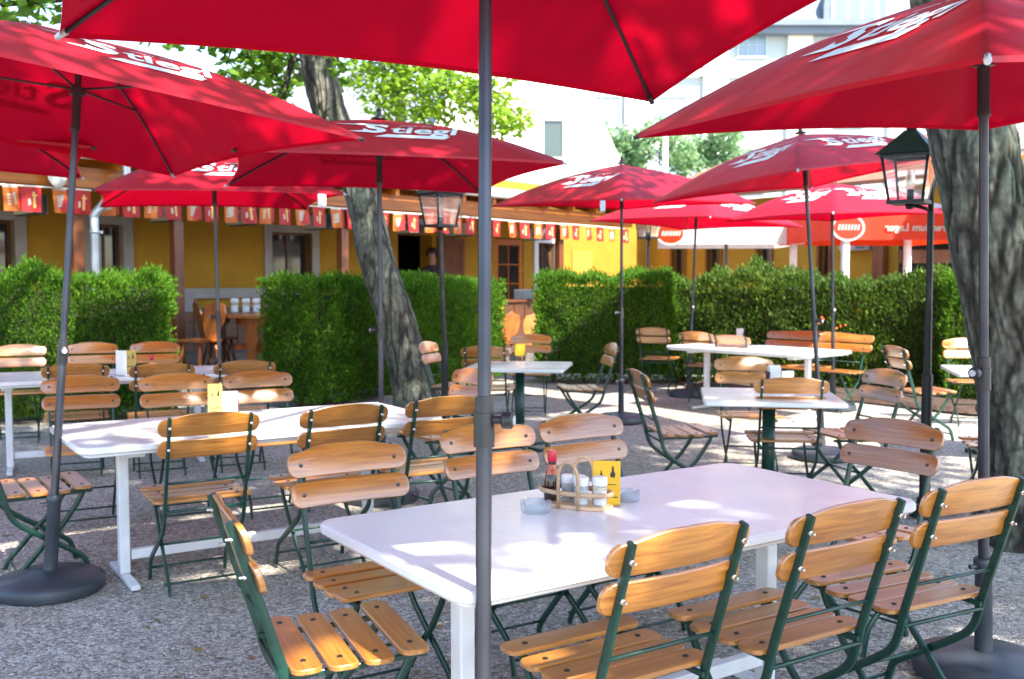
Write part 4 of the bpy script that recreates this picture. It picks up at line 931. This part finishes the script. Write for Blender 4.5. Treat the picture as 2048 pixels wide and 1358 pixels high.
def rustic_table(label, px, Y, z, rz, m_, L=1.2):
    p = dp(px, 600, Y); t = thing('plank_table', label, 'table', (p.x, p.y, z), R(rz), 'plank tables on the terrace')
    bm = bmesh.new(); plank(bm, rrect(L, .75, .04), .04, .006, lambda x, y, tt: Vector((x, y, .74 + tt))); obj('tabletop', bm, m_, t)
    for s in (-1, 1):
        bm = bmesh.new(); o = [(-.3, 0), (.3, 0), (.26, .06), (.1, .1), (.07, .3), (.12, .45), (.1, .6), (.28, .66), (.3, .739), (-.3, .739), (-.28, .66), (-.1, .6), (-.12, .45), (-.07, .3), (-.1, .1), (-.26, .06)]
        plank(bm, o, .05, .005, lambda x, y, tt: Vector((s * (L / 2 - .2) + tt - .025, x, y))); obj('leg', bm, m_, t)
    bm = bmesh.new(); bx(bm, -L / 2 + .24, L / 2 - .24, -.03, .03, .25, .33); obj('stretcher', bm, m_, t)
    return p
rustic_chair('dark orange plank chair in the gap, nearer the left hedge', 398, 13.3, FL, 150, M['rustic'])
rustic_chair('carved plank chair in the gap, facing the plank table', 436, 13.9, FL, -60, M['rusticd'])
tp = rustic_table('plank table with white jars on it in the gap between the hedges', 490, 14.5, FL, 35, M['rusticd'], 1.1)
rustic_table('bright orange plank table beside the hedge behind the trunk', 530, 13.7, FL, 60, M['rustic'], .9)
rustic_chair('sunlit pale plank chair beside the hedge right of the entrance', 1066, 16.2, 0, 170, M['slat'])
rustic_chair('orange plank chair at the entrance, partly behind the front pole', 1000, 17.0, 0, 40, M['rustic'])
for k, (dx, lab) in enumerate(((-.15, 'white jar on the plank table, leftmost'), (.0, 'white jar on the plank table, between two others'), (.14, 'pale jar on the plank table, rightmost'))):
    shaker('jar', (tp.x + dx, tp.y + .05 * k, FL + .785), M['salt'], lab, .2, .055, 'jars on the plank table')
# dark counter with a black box and a yellow leaflet box near the glazed door
p = dp(1045, 610, 18.8); ctr = thing('wooden_counter', 'dark brown panelled counter by the entrance', 'counter', (p.x, p.y, 0), BA)
bm = bmesh.new(); bx(bm, -.9, .6, -.03, .03, .2, 1.1)
for k in range(5): bx(bm, -.88 + k * .3, -.62 + k * .3, -.045, -.0305, .25, 1.05)
obj('front_panel', bm, M['brown'], ctr); bm = bmesh.new(); bx(bm, -.95, .65, -.08, .3, 1.1005, 1.14, bev=.004); obj('top', bm, M['post'], ctr)
p = dp(1048, 590, 18.7); bm = bmesh.new(); bx(bm, -.19, .19, -.1, .1, 0, .19, bev=.01); bx(bm, -.17, .17, -.104, -.1005, .02, .17)
tag(obj('planter_box', bm, M['base'], loc=(p.x, p.y + .15, 1.1405)), 'black box standing on the dark counter', 'box')
p = dp(1001, 620, 16.0); yb = thing('leaflet_box', 'small yellow leaflet box on a post beside the entrance', 'leaflet box', (p.x, p.y, 0))
bm = bmesh.new(); bx(bm, -.045, .045, -.02, .02, .96, 1.12, bev=.005); obj('box', bm, M['yellow'], yb); bm = bmesh.new(); tube(bm, [(0, 0, 0), (0, 0, .9595)], .015, 8); obj('post', bm, M['brown'], yb)

# ------------------------------------------------------------------ lanterns
M['iron'] = mat('black_iron', (.012, .014, .016), .45, .3); M['milk'] = mat('lantern_glass', (.85, .87, .9), .08, 0, Transmission_Weight=.85, IOR=1.05, Alpha=.55)
def lantern(label, base, top_xy, zb, arm, s=1.0, rz=0):
    t = thing('street_lantern', label, 'lantern', (base[0], base[1], 0), 0, 'black iron lanterns')
    tx_, ty_ = top_xy[0] - base[0], top_xy[1] - base[1]; px_, py_ = (tx_ + arm, ty_)
    bm = bmesh.new(); tube(bm, [(0, 0, 0), (0, 0, .9), (0, 0, .905), (px_ * .6, py_ * .6, zb * .7), (px_, py_, zb - .05)], [.034, .032, .023, .021, .02], 14); lathe(bm, [(.09, 0), (.085, .03), (.05, .06), (.045, .12)], 16); obj('post', bm, M['iron'], t, smooth=50)
    o = Vector((tx_, ty_, zb)); mt_ = Matrix.Translation(o) @ Matrix.Rotation(R(45 + rz), 4, 'Z') @ Matrix.Scale(s, 4)
    if arm:
        bm = bmesh.new(); tube(bm, [(px_, py_, zb - .05), (px_ - arm * .3, py_, zb - .035), (tx_, ty_, zb - .012)], .012, 8); tube(bm, [(px_, py_, zb - .06), (px_, py_, zb + .3)], .018, 8); obj('arm', bm, M['iron'], t)
    b0, b1, hh = .10, .135, .27
    bm = bmesh.new(); bx(bm, -b0 - .012, b0 + .012, -b0 - .012, b0 + .012, -.012, .012, mt=mt_)
    for sx in (-1, 1):
        for sy in (-1, 1): tube(bm, [mt_ @ Vector((sx * b0, sy * b0, .012)), mt_ @ Vector((sx * b1, sy * b1, hh))], .009, 6)
    for a in (0, 1, 2, 3):
        r_ = Matrix.Rotation(a * PI / 2, 4, 'Z'); bx(bm, -b1 - .012, b1 + .012, -b1 - .01, -b1 + .01, hh, hh + .018, mt=mt_ @ r_)
    lathe(bm, [(.03, -.012), (.022, -.04), (0, -.045)], 10, mt=mt_); tube(bm, [mt_ @ Vector((0, 0, .012)), mt_ @ Vector((0, 0, .08))], .022, 8); obj('frame', bm, M['iron'], t)
    bm = bmesh.new(); q = b1 + .035; pts = [(-q, -q), (q, -q), (q, q), (-q, q)]
    lo = [bm.verts.new(mt_ @ Vector((x, y, hh + .019))) for x, y in pts]; mi_ = [bm.verts.new(mt_ @ Vector((x * .45, y * .45, hh + .12))) for x, y in pts]; hi = [bm.verts.new(mt_ @ Vector((x * .2, y * .2, hh + .17))) for x, y in pts]
    for a, c in ((lo, mi_), (mi_, hi)):
        for k in range(4): bm.faces.new((a[k], a[(k + 1) % 4], c[(k + 1) % 4], c[k]))
    bm.faces.new(lo); bm.faces.new(hi); lathe(bm, [(.03, hh + .171), (.035, hh + .19), (.012, hh + .2), (.018, hh + .225), (0, hh + .24)], 10, mt=mt_); obj('roof', bm, M['iron'], t)
    bm = bmesh.new(); lathe(bm, [(0, .081), (.028, .081), (.034, .12), (.02, .2), (0, .21)], 12, mt=mt_); obj('bulb', bm, M['milk'], t)
    for a in range(4):
        bm = bmesh.new(); r_ = mt_ @ Matrix.Rotation(a * PI / 2, 4, 'Z'); bm.faces.new([bm.verts.new(r_ @ Vector(c)) for c in ((-b0 + .009, -b0, .013), (b0 - .009, -b0, .013), (b1 - .009, -b1, hh - .001), (-b1 + .009, -b1, hh - .001))]); obj('pane', bm, M['milk'], t)
b_ = gp(1848, 1032); tpt = dp(1820, 405, 6.2); lantern('black iron lantern on a post in front of the thick right trunk', (b_.x, b_.y), (tpt.x, tpt.y), tpt.z, dp(1862, 405, 6.2).x - tpt.x, 1.0, 8)
b_ = dp(890, 800, 9.1); tpt = dp(881, 452, 9.1); lantern('black lantern behind the front pole before the bunting', (b_.x, b_.y), (tpt.x, tpt.y), tpt.z, 0, 1.0, -3)
b_ = dp(1297, 500, 15.9); tpt = dp(1297, 476, 15.9); lantern('lantern before the yellow wall beside the red and white awning', (b_.x, b_.y), (tpt.x, tpt.y), tpt.z, 0, 1.15, 2)

# ------------------------------------------------------------------ right wing, awnings, hut
p0 = BO + Vector((EX * L1_ - EY * (WY + .0), EY * L1_ + EX * (WY + .0), 0)); p1 = dp(1960, 500, 21.0); wd = (p1 - p0); wd.z = 0; wl = wd.length; wa = math.atan2(wd.y, wd.x)
wg = thing('side_wing', 'yellow side wing with small brown framed windows behind the dark hedge', 'building', (p0.x, p0.y, 0), wa)
def wt(px):
    k = (px - 1024) / (FPX * ct); return (k * p0.y - p0.x) / (math.cos(wa) - k * math.sin(wa))
ow = [(wt(1343), wt(1368)), (wt(1413), wt(1440)), (wt(1513), wt(1541)), (wt(1636), wt(1655))]
bm = bmesh.new(); x = .001
for (x0, x1) in ow:
    bx(bm, x, x0, 0, .4, 0, 3.6); bx(bm, x0, x1, 0, .4, 2.55, 3.6); bx(bm, x0, x1, 0, .4, 0, 1.62); x = x1
bx(bm, x, wl, 0, .4, 0, 3.6); obj('wall', bm, M['ywall'], wg)
for (x0, x1) in ow: window(wg, x0, x1, 1.62, 2.55, .0, M['post'], .06, False, M['post'])
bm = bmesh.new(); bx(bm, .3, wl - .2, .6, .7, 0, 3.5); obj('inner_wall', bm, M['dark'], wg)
bm = bmesh.new(); vs = bx(bm, -.2, wl + .3, -.5, 4, 3.65, 3.75)
for v in vs: v.co.z += (v.co.y + .5) * .35
M['tile'] = noise_mat('clay_roof', [(.3, (.2, .08, .045)), (.7, (.32, .14, .08))], (3, 14, 3), .85, bmp=.4); obj('roof', bm, M['tile'], wg)
bm = bmesh.new(); a = wt(1752); bx(bm, a, a + .28, -.22, -.002, 0, 3.4); obj('corner_post', bm, M['post'], wg)
ac = thing('vent_box', 'grey ventilation box on the yellow wall above the dark hedge', 'vent box', (p0.x, p0.y, 0), wa); a = wt(1688); bm = bmesh.new(); bx(bm, a, a + .75, -.3, -.003, 2.2, 2.5, bev=.01); obj('housing', bm, M['trim'], ac); bm = bmesh.new()
for k in range(5): bx(bm, a + .46, a + .72, -.31, -.3005, 2.24 + k * .05, 2.265 + k * .05)
obj('grille', bm, M['black'], ac)
M['awred'] = fabric('scarlet_awning_cloth', (.72, .045, .012), (.8, .05, .01), .4); M['awwhite'] = fabric('white_awning_cloth', (.76, .74, .72), (.7, .66, .64), .4)
def awning(label, pxc, Y, w, ze, vh, rz, red, text, posts, emb, dr=.55, bot=True):
    c = dp(pxc, 500, Y); t = thing('market_awning', label, 'awning', (c.x, c.y, 0), R(rz), 'square market awnings'); h = w / 2
    P4 = [(-h, -h), (h, -h), (h, h), (-h, h)]
    bm = bmesh.new(); ap = Vector((0, 0, ze + dr))
    for k in range(4):
        a, b2 = Vector((*P4[k], ze)), Vector((*P4[(k + 1) % 4], ze)); n_ = 8
        for i in range(n_):
            for j in range(n_):
                def pp(u, v): return ap.lerp(a.lerp(b2, v), u) - Vector((0, 0, .05 * math.sin(PI * u)))
                q = [pp(i / n_, j / n_), pp(i / n_, (j + 1) / n_), pp((i + 1) / n_, (j + 1) / n_), pp((i + 1) / n_, j / n_)]
                f = bm.faces.new([bm.verts.new(v) for v in q]); f.material_index = 1 if (not red and i >= n_ - 1) or (red and i < 6) else 0; f.smooth = True
    bmesh.ops.remove_doubles(bm, verts=bm.verts[:], dist=.001)
    obj('canopy', bm, [M['awwhite'] if not red else M['awred'], M['awred'] if not red else M['awwhite']], t)
    bm = bmesh.new()
    for k in range(4):
        a, b2 = Vector((*P4[k], 0)), Vector((*P4[(k + 1) % 4], 0)); n_ = 16; out = Vector(((a + b2).x, (a + b2).y, 0)).normalized()
        for i in range(n_):
            q = [a.lerp(b2, i / n_), a.lerp(b2, (i + 1) / n_)]; wv = [.02 * math.sin(i * 1.1 + k), .02 * math.sin((i + 1) * 1.1 + k)]; N_ = 3
            for j in range(N_):
                z0, z1 = ze - vh * j / N_, ze - vh * (j + 1) / N_
                f = bm.faces.new([bm.verts.new(v) for v in (q[0] + out * wv[0] * j / N_ + Vector((0, 0, z0)), q[1] + out * wv[1] * j / N_ + Vector((0, 0, z0)), q[1] + out * wv[1] * (j + 1) / N_ + Vector((0, 0, z1)), q[0] + out * wv[0] * (j + 1) / N_ + Vector((0, 0, z1)))]); f.material_index = 0
    bmesh.ops.remove_doubles(bm, verts=bm.verts[:], dist=.001)
    val = obj('valance', bm, M['awred'] if red else M['awwhite'], t)
    if text:
        tv, tf = text_mesh(text, .03); wd_ = max(v[0] for v in tv); sc = .16; bm = bmesh.new()
        vm = [bm.verts.new((h * .90 - sc * x * 1.08, -h - .03, ze - vh * .66 + sc * y)) for x, y in tv]      # seen in mirror writing, as the print shows through the cloth
        for f in tf: bm.faces.new([vm[i] for i in f])
        obj('lettering', bm, M['fwhite'], val)
    ex, er = emb; bm = bmesh.new(); n_ = 28
    el = lambda r, dy=0: [Vector((ex + er * r * math.cos(2 * PI * k / n_), -h - .03 - dy, ze - vh * .55 + er * .78 * r * math.sin(2 * PI * k / n_))) for k in range(n_)]
    for (ra, rb, mi) in ((1, .86, 0), (.86, 0, 1)):
        A_ = [bm.verts.new(p) for p in el(ra)]
        if rb:
            B_ = [bm.verts.new(p) for p in el(rb)]
            for k in range(n_): bm.faces.new((A_[k], A_[(k + 1) % n_], B_[(k + 1) % n_], B_[k])).material_index = mi
        else: bm.faces.new(A_).material_index = mi
    zc_ = ze - vh * .55
    for k in range(7): x_ = ex - er * .62 + er * .19 * k; bm.faces.new([bm.verts.new(Vector(p)) for p in ((x_, -h - .034, zc_ - er * .16), (x_ + er * .12, -h - .034, zc_ - er * .12), (x_ + er * .17, -h - .034, zc_ + er * .2), (x_ + er * .06, -h - .034, zc_ + er * .16))]).material_index = 0
    obj('emblem', bm, [M['awwhite'] if red else M['fwhite'], M['awred']], val)
    for (x, y, r_) in posts:
        bm = bmesh.new(); bx(bm, x - r_, x + r_, y - r_, y + r_, 0, ze - .01 if abs(x) > .1 else ze + dr - .05, bev=.006); obj('post', bm, M['whitemetal'] if r_ > .04 else M['pole2'], t)
awning('white market awning with a red top band and round emblem before the yellow wall', 1452, 19.0, 2.35, 2.56, .42, -3, False, None, [(0, 0, .03)], (-1.17, .26))
awning('scarlet market awning with mirrored white lettering and a round emblem', 1752, 17.0, 2.5, 2.55, .42, 4, True, 'Czech Premium Lager', [(-1.02, -1.18, .052), (1.1, -1.18, .052), (1.1, 1.15, .052), (-1.02, 1.15, .052)], (-1.02, .27))
p = dp(1880, 520, 19.6); hut = thing('wooden_hut', 'brown wooden serving hut with dark opening behind the right trunk', 'hut', (p.x, p.y, 0), R(-8))
bm = bmesh.new(); bx(bm, -.75, 2.6, -.04, .04, 1.84, 2.1); obj('fascia', bm, M['post'], hut)
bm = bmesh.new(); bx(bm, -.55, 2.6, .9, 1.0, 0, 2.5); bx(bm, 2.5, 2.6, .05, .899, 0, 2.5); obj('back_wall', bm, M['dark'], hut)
bm = bmesh.new(); bx(bm, -.1, 2.6, .0, .3, 1.0, 1.06); bx(bm, -.1, 2.6, .02, .08, 0, .9995); obj('counter', bm, M['brown'], hut)
for x in (-.65, 2.5): bm = bmesh.new(); bx(bm, x - .06, x + .06, -.12, -.0405, 0, 2.4); obj('post', bm, M['post'], hut)
bm = bmesh.new(); vs = bx(bm, -.5, 2.8, -.5, 1.3, 2.3, 2.38)
for v in vs: v.co.z += (v.co.y + .5) * .3 - .05
obj('roof', bm, M['trim'], hut)
# tiled roof and orange canvas seen at the right edge behind the trunk
p = dp(2040, 400, 13.0); sh = thing('tiled_shelter', 'shelter with grey tiled roof and orange canvas at the right picture edge', 'shelter', (p.x, p.y, 0), R(-20))
bm = bmesh.new(); vs = bx(bm, -.3, 4, -.2, 3, 0, .08)
for v in vs: v.co.z += 3.15 + v.co.y * .35
obj('roof', bm, noise_mat('grey_roof_tiles', [(.35, (.06, .055, .05)), (.6, (.3, .26, .22))], (5, 16, 16), .8, bmp=.6), sh)
bm = bmesh.new(); vs = bx(bm, -.25, 4, -.24, -.2, 2.2, 3.08); obj('canvas', bm, fabric('orange_canvas', (.72, .2, .02), (.7, .2, .02)), sh)
for x in (-.2, 3.8): bm = bmesh.new(); bx(bm, x - .06, x + .06, -.19, -.07, 0, 3.12); obj('post', bm, M['post'], sh)

# ------------------------------------------------------------------ white gabled house and the large old building behind
M['stucco'] = noise_mat('cream_stucco', [(.3, (.72, .69, .6)), (.7, (.78, .76, .69))], (.7, .7, .7), .9, rnd=False); M['slate'] = noise_mat('blue_grey_slate', [(.3, (.16, .18, .23)), (.7, (.25, .27, .33))], (2, 2, 9), .7, bmp=.3)
M['glassy'] = mat('reflecting_pane', (.06, .08, .07), .08, 0, Specular_IOR_Level=.8)
Yg = 34.0; gx = lambda px: (px - 1024) / 2000 * Yg; gz = lambda py: HC + (563 - py) / 2000 * Yg
hs_ = thing('gabled_house', 'white house with a swept gable, one dark window and slate roof behind the terrace', 'house', (0, Yg, 0))
def gable(bm, outl, y0, y1, cut=None):
    plank(bm, outl, y1 - y0, .01, lambda x, y, tt: Vector((x, y0 + tt, y)))
out = [(gx(862), 0), (gx(1262), 0), (gx(1252), gz(350)), (gx(1225), gz(300)), (gx(1200), gz(245)), (gx(1182), gz(190)), (gx(1160), gz(110)), (gx(1110), gz(0)), (gx(1040), gz(-120)), (gx(960), gz(-10)), (gx(905), gz(160)), (gx(862), gz(275))]
bm = bmesh.new(); gable(bm, out, 0, 7); obj('wall', bm, M['stucco'], hs_)
def wnd(par, x0, x1, z0, z1, y, fr, pane, cols=2, rows=2, w=.12):
    bm = bmesh.new(); bx(bm, x0 - w, x0, y - .1, y - .002, z0 - w, z1 + w); bx(bm, x1, x1 + w, y - .1, y - .002, z0 - w, z1 + w); bx(bm, x0, x1, y - .098, y - .002, z1, z1 + w); bx(bm, x0, x1, y - .14, y - .002, z0 - w, z0)
    for c in range(1, cols): xx = x0 + (x1 - x0) * c / cols; bx(bm, xx - .03, xx + .03, y - .06, y - .002, z0, z1)
    for r in range(1, rows): zz = z0 + (z1 - z0) * r / rows; bx(bm, x0, x1, y - .055, y - .0025, zz - .025, zz + .025)
    f = obj('window', bm, fr, par); bm = bmesh.new(); bx(bm, x0, x1, y - .03, y - .003, z0, z1); obj('pane', bm, pane, f)
wnd(hs_, gx(1087), gx(1124), gz(318), gz(246), 0, M['stucco'], M['glassy'], 1, 1, .06)
bm = bmesh.new(); bx(bm, gx(420), gx(862) - .02, 1.2, 8, 0, gz(300)); obj('side_wall', bm, M['stucco'], hs_)
bm = bmesh.new(); plank(bm, [(.7, gz(305)), (4.6, gz(80)), (8.5, gz(305))], gx(880) - gx(410), .01, lambda x, y, tt: Vector((gx(410) + tt, x, y))); obj('side_roof', bm, M['slate'], hs_)
bm = bmesh.new()
for a, c in zip(out[2:9], out[3:9]):
    d = Vector((c[0] - a[0], c[1] - a[1])).normalized(); n_ = Vector((d.y, -d.x))
    q = [(a[0], a[1]), (c[0], c[1]), (c[0] + n_.x * .05, c[1] + n_.y * .05), (a[0] + n_.x * .05, a[1] + n_.y * .05)]
    fr_ = [bm.verts.new((x, -.06, z)) for x, z in q]; bk = [bm.verts.new((x, 7.2, z)) for x, z in q]
    bm.faces.new(fr_); bm.faces.new(bk)
    for k in range(4): bm.faces.new((fr_[k], fr_[(k + 1) % 4], bk[(k + 1) % 4], bk[k]))
obj('roof', bm, M['stucco'], hs_)
# chimney-like white post between the trees
pw = dp(1331, 300, 40); tag(obj('flagpole', (lambda b: (tube(b, [(0, 0, 0), (0, 0, 7.6)], [.12, .1], 10), b)[1])(bmesh.new()), M['gutter'], loc=(pw.x, pw.y, 0)), 'plain white post standing between the two distant trees', 'post')
Yb = 62.0; bxx = lambda px: (px - 1024) / 2000 * Yb; bz = lambda py: HC + (563 - py) / 2000 * Yb
ob = thing('old_building', 'large pale old building with cornice, tall windows and arched mansard dormers', 'building', (0, Yb, 0), 0)
M['pale'] = noise_mat('pale_facade', [(.3, (.36, .42, .43)), (.7, (.42, .48, .48))], (.3, .3, .3), .9, rnd=False); M['mansard'] = noise_mat('pale_slate', [(.3, (.10, .13, .17)), (.7, (.13, .165, .21))], (.5, .5, 3), .6)
bxl, bxr = bxx(1140), bxx(1990); zc0 = bz(62)
bm = bmesh.new(); bx(bm, bxl, bxr, 0, 12, 0, zc0); obj('facade', bm, M['pale'], ob)
bm = bmesh.new()
for px in (1150, 1270, 1425, 1590, 1790, 1960): bx(bm, bxx(px) - .75, bxx(px) + .75, -.3, -.001, 0, zc0 - .6)
for py in (150, 290): bx(bm, bxl, bxr, -.4, -.3005, bz(py) - .3, bz(py) + .1)
obj('pilasters', bm, M['stucco'], ob)
bm = bmesh.new(); bx(bm, bxl - .3, bxr + .3, -.9, -.001, zc0 - .59, zc0 - .2); bx(bm, bxl - .5, bxr + .5, -1.2, 0, zc0 - .199, zc0 + .15); obj('cornice', bm, M['mansard'], ob)
for pxs in (1210, 1340, 1497, 1690, 1870):
    for py0, py1 in ((120, 75), (255, 200), (385, 330)): wnd(ob, bxx(pxs - 26), bxx(pxs + 26), bz(py0), bz(py1), 0, M['pale'], mat('blueish_pane', (.2, .28, .36), .12) if 'bp' not in M else M['bp'], 3, 2, .14)
bm = bmesh.new(); vs = bx(bm, bxl, bxr, 0, 12, zc0 + .151, zc0 + 5.2)
for v in vs:
    if v.co.z > zc0 + 2: v.co.y = 2.2 if v.co.y < 6 else 10; v.co.x += 2.0 if v.co.x < 10 else -2
obj('mansard_roof', bm, M['mansard'], ob)
for pxs in (1380, 1696):
    xc = bxx(pxs); d = thing('dormer', '', 'x'); 
    for key in list(d.keys()): del d[key]
    bpy.data.objects.remove(d)
    o_ = [(xc - 1.9, zc0 + .16), (xc + 1.9, zc0 + .16)] + [(xc + 1.9 * math.cos(PI * k / 14), zc0 + 1.2 + 1.9 * math.sin(PI * k / 14)) for k in range(15)]
    bm = bmesh.new(); plank(bm, o_, 2.2, .02, lambda x, y, tt: Vector((x, -.2 + tt, y))); dm = obj('dormer', bm, M['mansard'], ob)
    i_ = [(xc - 1.45, zc0 + .25), (xc + 1.45, zc0 + .25)] + [(xc + 1.45 * math.cos(PI * k / 14), zc0 + 1.2 + 1.45 * math.sin(PI * k / 14)) for k in range(15)]
    bm = bmesh.new(); plank(bm, i_, .06, .01, lambda x, y, tt: Vector((x, -.27 + tt, y))); obj('frame', bm, M['stucco'], dm)
    bm = bmesh.new()
    for a in (-1.25, -.38, .5): bx(bm, xc + a, xc + a + .75, -.29, -.2705, zc0 + .4, zc0 + 1.5 + (.9 if a == -.38 else .3))
    obj('pane', bm, mat('pale_pane', (.16, .2, .24), .15), dm)

# ------------------------------------------------------------------ sun and sky
S = Vector((.40, -.52, .76)).normalized()
sl = bpy.data.lights.new('sun', 'SUN'); sl.energy = 4.2; sl.angle = R(.75); sl.color = (1, .93, .82)
so = bpy.data.objects.new('sun', sl); C.objects.link(so); so.rotation_euler = S.to_track_quat('Z', 'Y').to_euler(); so.location = (5, -8, 20)
w = bpy.data.worlds.new('World'); bpy.context.scene.world = w; w.use_nodes = True; t = w.node_tree; bg = t.nodes['Background']
sk = t.nodes.new('ShaderNodeTexSky'); sk.sky_type = 'NISHITA'; sk.sun_disc = False; sk.sun_elevation = math.asin(S.z); sk.sun_rotation = math.atan2(S.x, S.y); sk.air_density = 1.0; sk.dust_density = .8; sk.ozone_density = 1.4
t.links.new(sk.outputs[0], bg.inputs[0]); bg.inputs[1].default_value = .15
sc = bpy.context.scene; sc.view_settings.view_transform = 'Standard'; sc.view_settings.look = 'None'; sc.view_settings.exposure = 2.05; sc.view_settings.gamma = 1
sc.render.engine = 'CYCLES'; sc.cycles.use_denoising = True; sc.cycles.max_bounces = 8; sc.cycles.transparent_max_bounces = 8; sc.cycles.transmission_bounces = 6; sc.cycles.caustics_reflective = False; sc.cycles.caustics_refractive = False; sc.cycles.sample_clamp_indirect = 6
